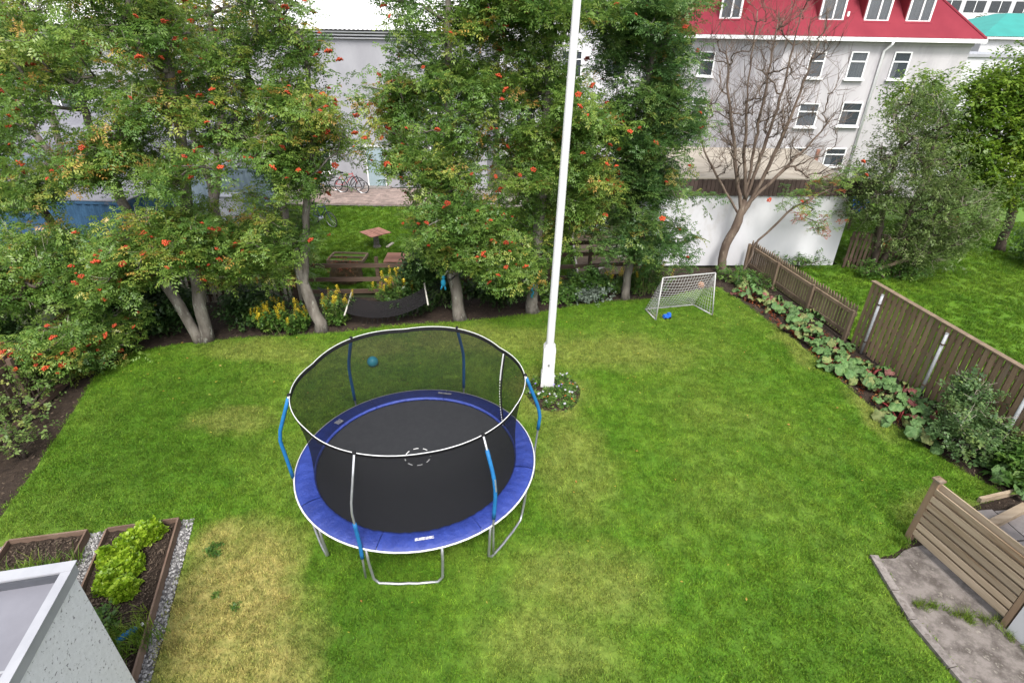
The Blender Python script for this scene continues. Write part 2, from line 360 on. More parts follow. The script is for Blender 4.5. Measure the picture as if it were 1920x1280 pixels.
# ------------------------------------------------------------------ mesh helpers
class MB:
    def __init__(s): s.v = []; s.f = []
    def box(s, c, size, rz=0.0, taper=1.0, rot=None):
        hx, hy, hz = (d * .5 for d in size); n = len(s.v)
        R = rot if rot is not None else Matrix.Rotation(rz, 3, 'Z')
        for z in (-1, 1):
            k = taper if z > 0 else 1
            for x, y in ((-1, -1), (1, -1), (1, 1), (-1, 1)):
                p = R @ Vector((x * hx * k, y * hy * k, z * hz)); s.v.append((p.x + c[0], p.y + c[1], p.z + c[2]))
        for q in ((3, 2, 1, 0), (4, 5, 6, 7), (0, 1, 5, 4), (1, 2, 6, 5), (2, 3, 7, 6), (3, 0, 4, 7)):
            s.f.append(tuple(n + i for i in q))
        return s
    def beam(s, p0, p1, w, h, roll=0.0):
        p0, p1 = Vector(p0), Vector(p1); d = p1 - p0; L = d.length; d.normalize()
        ref = Vector((0, 0, 1)) if abs(d.z) < .9 else Vector((0, 1, 0))
        y = ref.cross(d).normalized(); z = d.cross(y)
        R = Matrix((d, y, z)).transposed()
        if roll: R = R @ Matrix.Rotation(roll, 3, 'X')
        return s.box((p0 + p1) * .5, (L, w, h), rot=R)
    def tube(s, pts, rad, n=6, closed=False):
        pts = [Vector(p) for p in pts]; k = len(pts)
        if not hasattr(rad, '__len__'): rad = [rad] * k
        base = len(s.v)
        prev = None
        for i, p in enumerate(pts):
            if closed: t = pts[(i + 1) % k] - pts[i - 1]
            else: t = pts[min(i + 1, k - 1)] - pts[max(i - 1, 0)]
            if t.length < 1e-9: t = Vector((0, 0, 1))
            t.normalize()
            if prev is None:
                ref = Vector((0, 0, 1)) if abs(t.z) < .9 else Vector((1, 0, 0))
                a = t.cross(ref).normalized()
            else:
                a = (prev - t * prev.dot(t))
                a = a.normalized() if a.length > 1e-6 else t.orthogonal().normalized()
            prev = a
            b = t.cross(a)
            for j in range(n):
                an = 2 * math.pi * j / n
                q = p + (a * math.cos(an) + b * math.sin(an)) * rad[i]
                s.v.append((q.x, q.y, q.z))
        for i in range(k if closed else k - 1):
            i2 = (i + 1) % k
            for j in range(n):
                j2 = (j + 1) % n
                s.f.append((base + i * n + j, base + i * n + j2, base + i2 * n + j2, base + i2 * n + j))
        if not closed:
            s.f.append(tuple(base + j for j in reversed(range(n))))
            s.f.append(tuple(base + (k - 1) * n + j for j in range(n)))
        return s
    def poly(s, pts):
        n = len(s.v); s.v += [tuple(p) for p in pts]; s.f.append(tuple(range(n, n + len(pts)))); return s
    def sphere(s, c, r, nu=10, nv=7, sq=(1, 1, 1), jit=0.0, rnd=None):
        n = len(s.v)
        for i in range(nv + 1):
            th = math.pi * i / nv
            for j in range(nu):
                ph = 2 * math.pi * j / nu
                k = r * (1 + (jit * (rnd.random() - .5) if rnd else 0))
                s.v.append((c[0] + k * sq[0] * math.sin(th) * math.cos(ph), c[1] + k * sq[1] * math.sin(th) * math.sin(ph), c[2] + k * sq[2] * math.cos(th)))
        for i in range(nv):
            for j in range(nu):
                j2 = (j + 1) % nu
                s.f.append((n + i * nu + j, n + (i + 1) * nu + j, n + (i + 1) * nu + j2, n + i * nu + j2))
        return s
    def mesh(s, name, mat, smooth=False):
        me = bpy.data.meshes.new(name); me.from_pydata(s.v, [], s.f); me.update()
        me.materials.append(M[mat] if isinstance(mat, str) else mat)
        if smooth: me.shade_smooth()
        return me
    def build(s, name, mat, parent=None, smooth=False):
        return link(name, s.mesh(name, mat, smooth), parent)

def link(name, me, parent=None, loc=None, rz=None):
    o = bpy.data.objects.new(name, me); COL.objects.link(o)
    if parent is not None: o.parent = parent
    if loc is not None: o.location = loc
    if rz is not None: o.rotation_euler = (0, 0, rz)
    return o

def tag(o, label, cat, group=None):
    o['label'] = label; o['category'] = cat
    if group: o['group'] = group
    return o

def thing(name, label, cat, loc=(0, 0, 0), rz=0.0, group=None):
    o = bpy.data.objects.new(name, None); COL.objects.link(o)
    o.empty_display_size = .2
    o.location = loc; o.rotation_euler = (0, 0, rz)
    return tag(o, label, cat, group)

def struct(name, mb, mat, smooth=False):
    o = mb.build(name, mat, None, smooth); o['kind'] = 'structure'; return o

def np_mesh(name, V, Q, mat, rnd=None, smooth=False):
    me = bpy.data.meshes.new(name)
    V = np.ascontiguousarray(V, dtype=np.float32); Q = np.ascontiguousarray(Q, dtype=np.int32); k = Q.shape[1]
    me.vertices.add(len(V)); me.vertices.foreach_set('co', V.ravel())
    me.loops.add(Q.size); me.loops.foreach_set('vertex_index', Q.ravel())
    me.polygons.add(len(Q)); me.polygons.foreach_set('loop_start', np.arange(0, Q.size, k, dtype=np.int32))
    if rnd is not None:
        a = me.attributes.new('rnd', 'FLOAT', 'POINT'); a.data.foreach_set('value', np.ascontiguousarray(rnd, dtype=np.float32))
    me.update(calc_edges=True)
    if smooth: me.shade_smooth()
    me.materials.append(M[mat] if isinstance(mat, str) else mat)
    return me

def rand_rot(n, rng, tilt=0.5):
    """n rotation matrices: random turn about Z, then a random tilt"""
    a = rng.uniform(0, 2 * np.pi, n); t = rng.normal(0, tilt, n); ax = rng.uniform(0, 2 * np.pi, n)
    ca, sa = np.cos(a), np.sin(a)
    Z = np.zeros((n, 3, 3)); Z[:, 0, 0] = ca; Z[:, 0, 1] = -sa; Z[:, 1, 0] = sa; Z[:, 1, 1] = ca; Z[:, 2, 2] = 1
    ux, uy = np.cos(ax), np.sin(ax); c, s = np.cos(t), np.sin(t); k = 1 - c
    T = np.empty((n, 3, 3))
    T[:, 0, 0] = c + ux * ux * k; T[:, 0, 1] = ux * uy * k; T[:, 0, 2] = uy * s
    T[:, 1, 0] = ux * uy * k; T[:, 1, 1] = c + uy * uy * k; T[:, 1, 2] = -ux * s
    T[:, 2, 0] = -uy * s; T[:, 2, 1] = ux * s; T[:, 2, 2] = c
    return T @ Z

def scatter(name, tmpls, pos, mat, rng, smin=.8, smax=1.2, tilt=.5, rndbase=None, rndspread=.35, rots=None):
    """copies of small leaf templates at pos, as one mesh; rnd is a per-piece tone"""
    Vs, Qs, Rs = [], [], []; off = 0
    pos = np.asarray(pos, dtype=float); which = rng.integers(0, len(tmpls), len(pos))
    for ti, (tv, tq, tr) in enumerate(tmpls):
        idx = np.nonzero(which == ti)[0]; n = len(idx)
        if not n: continue
        R = rand_rot(n, rng, tilt) if rots is None else rots[idx]
        s = rng.uniform(smin, smax, n)
        V = np.einsum('nij,kj->nki', R, tv) * s[:, None, None] + pos[idx][:, None, :]
        k = len(tv)
        Q = tq[None] + (np.arange(n) * k)[:, None, None] + off
        base = rng.uniform(0, 1, n) if rndbase is None else rndbase[idx]
        r = np.clip(base[:, None] + (tr[None] - .5) * rndspread + rng.normal(0, .05, (n, 1)), 0, 1)
        Vs.append(V.reshape(-1, 3)); Qs.append(Q.reshape(-1, tq.shape[1])); Rs.append(r.ravel()); off += n * k
    return np_mesh(name, np.concatenate(Vs), np.concatenate(Qs), mat, np.concatenate(Rs))

# ---- leaf templates (verts, quads, tone per vertex)
def quad_leaf(base, d, side, nrm, L, W, droop, V, Q, T, tone_):
    n = len(V); mid = base + d * L * .5 + nrm * (.10 * W); tip = base + d * L - np.array([0, 0, 1.]) * droop * L
    V += [base, mid + side * W * .5, tip, mid - side * W * .5]; Q.append((n, n + 1, n + 2, n + 3)); T += [tone_] * 4

def t_rowan(rng, leaves=5, L=.20, pairs=3):
    V, Q, T = [], [], []; z = np.array([0, 0, 1.])
    for i in range(leaves):
        az = 2 * np.pi * (i + rng.uniform(-.3, .3)) / leaves; el = rng.uniform(-.15, .65); tn = rng.uniform(.1, .9)
        d = np.array([np.cos(az) * np.cos(el), np.sin(az) * np.cos(el), np.sin(el)])
        s = np.cross(d, z); s /= np.linalg.norm(s); nr = np.cross(s, d); l = L * rng.uniform(.8, 1.15)
        at = lambda t: d * t * l - z * (.42 * l * t * t)
        for t in np.linspace(.30, .85, pairs):
            for sg in (-1, 1):
                dd = d * .55 + s * sg * .83 - z * .25; dd /= np.linalg.norm(dd)
                sd = np.cross(dd, nr); sd /= np.linalg.norm(sd)
                quad_leaf(at(t), dd, sd, nr, .078 * rng.uniform(.75, 1.15), .033, .2, V, Q, T, tn)
        sd = np.cross(d, nr); quad_leaf(at(.92), d, sd / np.linalg.norm(sd), nr, .075, .033, .4, V, Q, T, tn)
    return np.array(V), np.array(Q), np.array(T)

def t_simple(rng, n=7, L=.09, W=.045, r=.10, updown=.5):
    V, Q, T = [], [], []; z = np.array([0, 0, 1.])
    for i in range(n):
        az = rng.uniform(0, 2 * np.pi); el = rng.uniform(-.4, updown)
        d = np.array([np.cos(az) * np.cos(el), np.sin(az) * np.cos(el), np.sin(el)])
        s = np.cross(d, z); s /= np.linalg.norm(s); nr = np.cross(s, d)
        b = rng.uniform(-1, 1, 3) * r * .7
        quad_leaf(b, d, s, nr, L * rng.uniform(.7, 1.2), W * rng.uniform(.8, 1.2), .25, V, Q, T, rng.uniform(.1, .9))
    return np.array(V), np.array(Q), np.array(T)

def t_ruffle(rng, n=9, L=.11):
    """curly lettuce leaf: a fan of crinkled facets"""
    V, Q, T = [], [], []
    for i in range(n):
        az = rng.uniform(0, 2 * np.pi); el = rng.uniform(.2, 1.2)
        d = np.array([np.cos(az) * np.cos(el), np.sin(az) * np.cos(el), np.sin(el)])
        s = np.cross(d, [0, 0, 1.]); s /= np.linalg.norm(s); nr = np.cross(s, d); b = rng.uniform(-.05, .05, 3)
        k = len(V); tn = rng.uniform(0, 1)
        for u in range(4):
            w = (u - 1.5) * .028
            V += [b + d * L * .3 + s * w * .6 + nr * rng.uniform(-.008, .008), b + d * L * rng.uniform(.85, 1.1) + s * w * 1.5 + nr * rng.uniform(-.03, .03)]
            T += [tn * .6, tn]
        for u in range(3): Q.append((k + 2 * u, k + 2 * u + 1, k + 2 * u + 3, k + 2 * u + 2))
    return np.array(V), np.array(Q), np.array(T)

def t_spike(rng, L=.24, n=22):
    """spike of small yellow flowers"""
    V, Q, T = [], [], []
    for i in range(n):
        t = i / n; az = i * 2.4; r = .035 * (1 - .6 * t)
        b = np.array([np.cos(az) * r * .3, np.sin(az) * r * .3, t * L]); d = np.array([np.cos(az), np.sin(az), .5]); d /= np.linalg.norm(d)
        s = np.cross(d, [0, 0, 1.]); s /= np.linalg.norm(s)
        quad_leaf(b, d, s, np.array([0, 0, 1.]), .042, .034, 0, V, Q, T, rng.uniform(0, 1))
    return np.array(V), np.array(Q), np.array(T)

def t_blades(rng, n=26, r=.10, hmin=.022, hmax=.06, w=.010):
    V, Q, T = [], [], []
    for i in range(n):
        a = rng.uniform(0, 2 * np.pi); q = r * np.sqrt(rng.uniform()); b = np.array([np.cos(a) * q, np.sin(a) * q, 0])
        az = rng.uniform(0, 2 * np.pi); h = rng.uniform(hmin, hmax); lean = h * rng.uniform(.2, 1.1); aw = rng.uniform(0, 2 * np.pi)
        s = np.array([np.cos(aw), np.sin(aw), 0]) * w * .5; l = np.array([np.cos(az), np.sin(az), 0]) * lean
        k = len(V); V += [b - s, b + s, b + s * .7 + l * .4 + [0, 0, h * .7], b - s * .7 + l * .4 + [0, 0, h * .7]]
        V += [b + l + [0, 0, h] + s * .15, b + l + [0, 0, h] - s * .15]
        Q += [(k, k + 1, k + 2, k + 3), (k + 3, k + 2, k + 4, k + 5)]; T += [rng.uniform()] * 6
    return np.array(V), np.array(Q), np.array(T)

TR = [t_rowan(RNG, int(RNG.integers(4, 7))) for _ in range(7)]
TW = [t_simple(RNG, 9, .10, .034, .14) for _ in range(3)]
TB = [t_simple(RNG, 10, .12, .07, .15) for _ in range(3)]
TS = [t_simple(RNG, 8, .13, .06, .13) for _ in range(3)]
TG = [t_simple(RNG, 7, .07, .045, .07, .9) for _ in range(3)]
TL = [t_ruffle(RNG) for _ in range(3)]
TSP = [t_spike(RNG) for _ in range(2)]

def in_poly(P, poly):
    x, y = P[:, 0], P[:, 1]; ins = np.zeros(len(P), bool); n = len(poly)
    for i in range(n):
        x1, y1 = poly[i]; x2, y2 = poly[(i + 1) % n]
        c = ((y1 > y) != (y2 > y)) & (x < (x2 - x1) * (y - y1) / (y2 - y1 + 1e-12) + x1); ins ^= c
    return ins

def pts_in(poly, n, rng):
    poly = np.array(poly); lo, hi = poly.min(0), poly.max(0); out = []
    tot = 0
    while tot < n:
        P = rng.uniform(lo, hi, (n * 2, 2)); P = P[in_poly(P, poly)]; out.append(P); tot += len(P)
    return np.concatenate(out)[:n]

# ------------------------------------------------------------------ grass (geometry nodes, uncountable)
def blade_source(name, mat, seed, **k):
    r = np.random.default_rng(seed); v, q, t = t_blades(r, **k)
    return bpy.data.objects.new(name, np_mesh(name, v, q, mat, t))

def grass_on(name, poly, z, density, mat, label_seed, hmin=.015, hmax=.040, w=.0085, holes=()):
    me = bpy.data.meshes.new(name)
    me.from_pydata([(x, y, z) for x, y in poly], [], [tuple(range(len(poly)))]); me.update(); me.materials.append(M[mat])
    o = link(name, me); o['kind'] = 'stuff'
    ng = bpy.data.node_groups.new(name + '_scatter', 'GeometryNodeTree')
    ng.interface.new_socket('Geometry', in_out='INPUT', socket_type='NodeSocketGeometry')
    ng.interface.new_socket('Geometry', in_out='OUTPUT', socket_type='NodeSocketGeometry')
    N, L = ng.nodes, ng.links
    gi, go = N.new('NodeGroupInput'), N.new('NodeGroupOutput')
    tri = N.new('GeometryNodeTriangulate')
    dp = N.new('GeometryNodeDistributePointsOnFaces'); dp.inputs['Density'].default_value = density; dp.inputs['Seed'].default_value = label_seed
    ip = N.new('GeometryNodeInstanceOnPoints'); ip.inputs['Pick Instance'].default_value = True
    jn = N.new('GeometryNodeGeometryToInstance')
    for i in range(4):
        src = blade_source('blade_tuft', mat, label_seed * 10 + i, hmin=hmin, hmax=hmax, w=w)
        oi = N.new('GeometryNodeObjectInfo'); oi.inputs['Object'].default_value = src; oi.inputs['As Instance'].default_value = True
        if i == 0: jg = N.new('GeometryNodeJoinGeometry')
        L.new(oi.outputs['Geometry'], jg.inputs[0])
    N.remove(jn)
    rv = N.new('FunctionNodeRandomValue'); rv.data_type = 'FLOAT_VECTOR'
    rv.inputs[0].default_value = (-.18, -.18, 0); rv.inputs[1].default_value = (.18, .18, 6.283)
    rs = N.new('FunctionNodeRandomValue'); rs.data_type = 'FLOAT'
    rs.inputs[2].default_value = .75; rs.inputs[3].default_value = 1.25
    L.new(gi.outputs[0], tri.inputs[0]); L.new(tri.outputs[0], dp.inputs[0])
    L.new(dp.outputs['Points'], ip.inputs['Points']); L.new(jg.outputs[0], ip.inputs['Instance'])
    L.new(rv.outputs[0], ip.inputs['Rotation']); L.new(rs.outputs[1], ip.inputs['Scale'])
    L.new(ip.outputs[0], go.inputs[0])
    md = o.modifiers.new('scatter', 'NODES'); md.node_group = ng
    return o

# ------------------------------------------------------------------ ground
struct('ground', MB().poly([(-900, -300, -.10), (900, -300, -.10), (900, 1500, -.10), (-900, 1500, -.10)]), 'terrain')
soil_poly = [(-11.4, 2.0), (10.2, 2.0), (9.7, 8), (8.95, 12.6), (8.1, 17.9), (4.6, 17.8), (4.2, 16.05), (-3.9, 15.0), (-12.5, 15.0)]
struct('garden_soil', MB().poly([(x, y, -.02) for x, y in soil_poly]), 'soil')
lawn_poly = [(-8.18, 6.0), (-8.55, 7.4), (-9.0, 8.9), (-9.5, 10.5), (-9.3, 11.55), (-8.3, 12.05), (-7.0, 12.35), (-5.6, 12.55), (-4.6, 12.75), (-3.2, 13.2), (-1.6, 13.45),
             (.3, 13.95), (2.0, 14.7), (3.4, 15.05), (4.6, 15.3), (5.9, 15.95), (6.55, 16.2), (6.85, 15.3), (7.2, 13.9), (7.5, 12.7), (7.65, 11.2), (7.85, 9.8), (8.05, 8.8), (8.4, 7.9),
             (8.75, 7.3), (8.2, 7.0), (7.2, 6.6), (6.6, 6.3), (6.3, 6.08), (6.12, 5.95), (5.92, 5.86), (5.68, 5.82), (5.62, 4.8), (5.72, 4.1), (5.9, 3.4), (6.0, 2.4), (-3.9, 2.4), (-4.25, 3.4), (-4.55, 4.5), (-5.13, 6.36), (-7.8, 5.72)]
bed_c, bed_rx, bed_ry = (.93, 10.15), .62, .76
ring = [(bed_c[0] + bed_rx * math.cos(a) * (1 + .05 * math.sin(3 * a)), bed_c[1] + bed_ry * math.sin(a) * (1 + .05 * math.cos(2 * a))) for a in [2 * math.pi * i / 28 for i in range(28)]]
near = lawn_poly.index((-3.9, 2.4)); i0 = min(range(28), key=lambda i: ring[i][1])        # a hair-thin slit from the near edge to the round bed
loop = [ring[(i0 + i) % 28] for i in range(29)]
loop[0] = (loop[0][0] + .002, loop[0][1]); loop[-1] = (loop[-1][0] - .002, loop[-1][1])
cut = lawn_poly[:near] + [(loop[0][0], 2.4)] + loop + [(loop[-1][0], 2.4)] + lawn_poly[near:]
struct('lawn', MB().poly([(x, y, 0) for x, y in cut]), 'lawn')
grass_on('grass', cut, .002, 230, 'grass', 3)
back_lawn = [(-13.5, 16.1), (-4, 15.3), (1.9, 16.3), (2.2, 21.2), (1.9, 24.9), (-16, 24.3)]
struct('neighbour_lawn', MB().poly([(x, y, -.01) for x, y in back_lawn]), 'lawn2')
grass_on('neighbour_grass', back_lawn, -.008, 80, 'grass2', 5, .03, .08, .011)
right_lawn = [(8.15, 17.8), (9.05, 12.6), (9.5, 8.6), (9.9, 5.0), (45, 5.0), (45, 30), (11.6, 26), (11.5, 18.4)]
struct('side_lawn', MB().poly([(x, y, -.012) for x, y in right_lawn]), 'lawn2')
grass_on('side_grass', [(8.25, 17.7), (9.1, 12.6), (9.55, 8.6), (24, 9), (26, 24), (11.8, 24), (11.6, 18.3)], -.01, 75, 'grass2', 6, .03, .08, .011)

# bark chips and litter on the soil
chip = [(np.array([[-.02, -.006, 0], [.02, -.008, .004], [.022, .007, .006], [-.018, .008, .003]]), np.array([[0, 1, 2, 3]]), np.full(4, .5))]
P = pts_in(soil_poly, 20000, RNG); P = P[~in_poly(P, lawn_poly)]
P = np.c_[P, np.full(len(P), -.012)]
o = link('bark_litter', scatter('bark_litter', chip, P, 'chips', RNG, .6, 1.6, .4)); o['kind'] = 'stuff'

# ------------------------------------------------------------------ gravel strip and raised beds (lower left)
grav = [(-8.0, 5.66), (-5.13, 6.35), (-4.56, 4.5), (-4.25, 3.4), (-3.9, 2.4), (-8.0, 2.4)]
struct('gravel_bed', MB().poly([(x, y, .004) for x, y in grav]), 'gravel_base')
octa = (np.array([[.014, 0, 0], [0, .012, 0], [-.014, 0, 0], [0, -.012, 0], [0, 0, .009], [0, 0, -.009]]),
        np.array([[0, 1, 4, 4], [1, 2, 4, 4], [2, 3, 4, 4], [3, 0, 4, 4]]), np.full(6, .5))
octa = (np.array([[.014, -.004, 0], [.004, .012, 0], [-.014, .005, 0], [-.003, -.013, 0], [.008, -.002, .011], [.002, .007, .012], [-.008, .002, .010], [-.001, -.007, .012]]),
        np.array([[0, 1, 5, 4], [1, 2, 6, 5], [2, 3, 7, 6], [3, 0, 4, 7], [4, 5, 6, 7]]), np.full(8, .5))
gp = pts_in(grav, 24000, RNG); gp = np.c_[gp, RNG.uniform(.004, .016, len(gp))]
o = link('gravel_stones', scatter('gravel_stones', [octa], gp, 'stone', RNG, .7, 1.7, .3)); o['kind'] = 'stuff'

def raised_bed(corners, label, z=.16):
    t = thing('raised_bed', label, 'garden bed', (*corners[0], 0))
    inv = Vector((corners[0][0], corners[0][1], 0))
    n = len(corners)
    for i in range(n):
        a = Vector((*corners[i], z / 2 - .01)) - inv; b = Vector((*corners[(i + 1) % n], z / 2 - .01)) - inv
        d = (b - a).normalized()
        MB().beam(a + d * .013, b - d * .013 if i % 2 else b + d * .013, .026, z + .04).build('edging_board', 'edging', t)
    c = sum((Vector((*p, 0)) for p in corners), Vector()) / n
    rows = []; NN = 14
    r = random.Random(5); mb = MB()
    P4 = [Vector((*p, 0)) - inv for p in corners]
    for i in range(NN + 1):
        for j in range(NN + 1):
            u, w = i / NN, j / NN
            p = P4[0] * (1 - u) * (1 - w) + P4[1] * u * (1 - w) + P4[2] * u * w + P4[3] * (1 - u) * w
            mb.v.append((p.x, p.y, .085 + r.uniform(-.02, .02)))
    for i in range(NN):
        for j in range(NN):
            q = i * (NN + 1) + j; mb.f.append((q, q + NN + 1, q + NN + 2, q + 1))
    mb.build('soil_fill', 'soil', t)
    return t
raised_bed([(-6.27, 5.98), (-5.28, 6.21), (-4.5, 3.72), (-5.5, 3.5)], 'brown edged raised bed with bright lettuce beside the gravel strip')
raised_bed([(-7.6, 5.72), (-6.56, 5.94), (-5.95, 3.72), (-6.98, 3.5)], 'smaller looking raised bed at the left edge behind grey parapet')
P = np.r_[pts_in([(-6.2, 5.9), (-5.33, 6.1), (-4.6, 3.8), (-5.45, 3.6)], 2500, RNG), pts_in([(-7.5, 5.66), (-6.62, 5.86), (-6.05, 3.8), (-6.9, 3.6)], 2200, RNG)]
o = link('bed_litter', scatter('bed_litter', chip, np.c_[P, np.full(len(P), .112)], 'chips', RNG, .4, 1.0, .4)); o['kind'] = 'stuff'

def clump(name, label, cat, loc, r, h, tm, n, mat, seed, group=None, smin=.8, smax=1.2, tilt=.6, part='leaves', stems=0):
    rng = np.random.default_rng(seed)
    t = thing(name, label, cat, loc, 0, group)
    d = rng.normal(0, 1, (n, 3)); d /= np.linalg.norm(d, axis=1)[:, None]; d[:, 2] = np.abs(d[:, 2])
    rad = rng.uniform(.35, 1, n)[:, None] ** .5
    lump = 1 + .25 * np.sin(d[:, :1] * 5 + seed) * np.cos(d[:, 1:2] * 4 + seed * 2)
    P = d * rad * lump * np.array([r, r, h]); P[:, 2] += .02
    o = link(part, scatter(part, tm, P, mat, rng, smin, smax, tilt), t); o['kind'] = 'stuff'
    if stems:
        mb = MB(); rr = random.Random(seed)
        for i in range(stems):
            a = rr.uniform(0, 6.28); q = rr.uniform(.3, .8)
            tip = Vector((math.cos(a) * r * q, math.sin(a) * r * q, h * rr.uniform(.5, .95)))
            mb.tube([(tip.x * .12, tip.y * .12, -.02), tip * .5 + Vector((0, 0, h * .12)), tip], [.012, .009, .005], 4)
        mb.build('stems', 'stem', t)
    return t
lett = [(-5.55, 5.88, .25, .27, 'frilly bright lettuce clump nearest the far corner of the bed'), (-5.70, 5.68, .23, .25, 'frilly bright lettuce clump second from the far end of its row'),
        (-5.84, 5.42, .21, .24, 'frilly bright lettuce clump on the left side of the bed'), (-5.52, 5.30, .27, .29, 'largest frilly lettuce clump in the middle of the bed'),
        (-5.60, 5.02, .23, .25, 'frilly bright lettuce clump just below the largest one'), (-5.32, 4.92, .22, .24, 'frilly bright lettuce clump nearest the grass tufts')]
for i, (x, y, r, h, lb) in enumerate(lett):
    r, h = r * .74, h * .85
    clump('lettuce', lb, 'lettuce', (x, y, .09), r, h, TL, int(330 * (r / .18) ** 2), 'lettuce', 20 + i, 'lettuce clumps in the raised bed', .32, .62, .6)
TBL = [t_blades(RNG, 24, .10, .10, .28, .012)]
def tuft(name, label, loc, r, n, mat, seed, hs=1.0, line=None):
    rng = np.random.default_rng(seed); t = thing(name, label, 'grass tuft', loc)
    P = np.c_[rng.normal(0, r * .5, (n, 2)), np.zeros(n)]
    if line is not None: P[:, :2] += rng.uniform(0, 1, (n, 1)) * np.array(line)
    o = link('blades', scatter('blades', TBL, P, mat, rng, .7 * hs, 1.2 * hs, .3), t); o['kind'] = 'stuff'
    return t
tuft('chives_tuft', 'long grassy green tuft in the bed behind the parapet', (-6.75, 5.15, .09), .45, 26, 'bright', 31)
tuft('chives_tuft', 'pale upright grassy tuft at the near end of lettuce bed', (-4.98, 4.15, .09), .38, 26, 'bright', 32)
clump('herb_plant', 'low dark green herb beside the grassy tuft and parapet wall', 'plant', (-5.35, 4.35, .09), .26, .2, TG, 60, 'cover', 33)
clump('weed_clump', 'broad green weed clump on dry grass beside the gravel', 'weed', (-4.5, 5.72, 0), .13, .05, TG, 34, 'cover', 34, None, .5, .8)
clump('weed_clump', 'small green weed alone in the dry yellow patch', 'weed', (-3.75, 4.8, 0), .06, .03, TG, 9, 'cover', 35, None, .4, .7)
clump('weed_clump', 'small green weed at left of dry yellow patch', 'weed', (-4.1, 4.95, 0), .05, .03, TG, 8, 'cover', 36, None, .4, .7)
t = thing('blue_bottle', 'blue plastic bottle lying at the near end of lettuce bed', 'bottle', (-4.9, 4.3, .14), .9)
MB().tube([(-.14, 0, 0), (.08, 0, 0), (.12, 0, 0), (.15, 0, 0)], [.045, .045, .02, .02], 10).build('bottle_body', 'sleeve', t, True)
MB().tube([(.15, 0, 0), (.18, 0, 0)], .024, 8).build('cap', 'white_paint', t)

# ------------------------------------------------------------------ flat roofed extension with parapet (lower left)
EXO = Vector((-4.14, 3.5, 0))
t = thing('roof_extension', 'flat grey roof with metal parapet and speckled wall at lower left', 'building', EXO)
ez, ang = 2.52, math.radians(13)
ex, ey = Vector((math.cos(ang), math.sin(ang), 0)), Vector((-math.sin(ang), math.cos(ang), 0))
def EL(a, b, z): p = ex * a + ey * b; return (p.x, p.y, z)
def ebox(mb, a0, a1, b0, b1, z0, z1):
    n = len(mb.v)
    for z in (z0, z1):
        for a, b in ((a0, b0), (a1, b0), (a1, b1), (a0, b1)): mb.v.append(EL(a, b, z))
    for q in ((3, 2, 1, 0), (4, 5, 6, 7), (0, 1, 5, 4), (1, 2, 6, 5), (2, 3, 7, 6), (3, 0, 4, 7)): mb.f.append(tuple(n + i for i in q))
    return mb
ebox(MB(), -4.0, -.03, -3.0, -.03, 0, ez - .13).build('wall', 'speckle', t)
ebox(MB(), -4.0, -.065, -3.0, -.09, ez - .129, ez - .10).build('roof_membrane', 'roof_lilac', t)
ebox(MB(), -4.0, 0, -.088, 0, ez - .128, ez).build('parapet_front', 'metal_trim', t)
ebox(MB(), -.063, 0, -3.0, -.09, ez - .128, ez - .003).build('parapet_side', 'metal_trim', t)
ebox(MB(), -4.0, -.065, -.115, -.092, ez - .099, ez - .02).build('upstand', 'upstand', t)
for k, b in enumerate((-.95, -1.85)):
    ebox(MB(), -4.0, -.07, b - .02, b, ez - .099, ez - .096).build('roof_seam', 'metal_trim', t)
ebox(MB(), -4.0, .015, -.10, .02, ez + .001, ez + .014).build('coping_front', 'coping', t)
ebox(MB(), -.072, .015, -3.0, -.102, ez - .002, ez + .011).build('coping_side', 'coping', t)

# ------------------------------------------------------------------ concrete path, kerb, screen fence (lower right)
mb = MB(); r = random.Random(3)
path = [(5.66, 5.78), (5.98, 5.8), (6.2, 5.95), (6.38, 6.02), (7.2, 6.2), (7.3, 2.2), (5.95, 2.2), (5.8, 3.5), (5.6, 4.9)]
struct('concrete_path', mb.poly([(x, y, .012) for x, y in path]), 'concrete')
kt = thing('path_kerb', 'rough narrow kerb stones between the lawn and concrete path', 'kerb', (5.64, 5.8, 0))
ks = [(5.64, 5.82), (5.6, 5.2), (5.58, 4.75), (5.68, 4.1), (5.82, 3.4), (5.95, 2.7), (6.05, 2.2)]
for a, b in zip(ks[:-1], ks[1:]):
    a, b = Vector((a[0] - 5.64, a[1] - 5.8, .02)), Vector((b[0] - 5.64, b[1] - 5.8, .02)); d = (b - a).normalized()
    MB().beam(a + d * .008, b - d * .008, .12, .09).build('kerb_stone', 'kerb', kt)
patio = thing('patio', 'grey patio of large slabs behind the slatted timber screen', 'paving', (7.6, 5.5, 0))
for i in range(3):
    for j in range(5):
        MB().box((i * .72 - .15 - .12 * (j - 2), (j - 2.6) * .66 + .05 * i, .005), (.70, .64, .05), .12).build('slab', 'slab', patio)
tuft('grass_tuft', 'long grass growing across the crack in the concrete path', (5.78, 5.0, .01), .10, 26, 'grass', 41, .5, (.95, -.28))
tuft('grass_tuft', 'long grass along the patio edge behind the timber screen', (7.65, 6.6, 0), .35, 22, 'grass', 42, .55)
tuft('grass_tuft', 'green tuft at the foot of the timber screen post', (6.28, 6.12, 0), .16, 10, 'grass', 43, .5)
tuft('grass_tuft', 'thin grass line growing at the white wall corner', (6.72, 4.72, .01), .06, 14, 'grass', 44, .4, (.15, -.7))
beam_t = thing('timber_edging', 'two weathered timber beams edging the patio by the soil bed', 'edging', (7.9, 6.5, 0))
MB().beam((-.35, -.22, .07), (.9, .35, .07), .13, .13).build('beam', 'wood_grey', beam_t)
MB().beam((.25, .52, .05), (1.2, .78, .05), .06, .10).build('beam', 'wood_grey', beam_t)
t = thing('toy', 'small white and green plastic toy beside patio timber', 'toy', (7.35, 6.28, .03), .5)
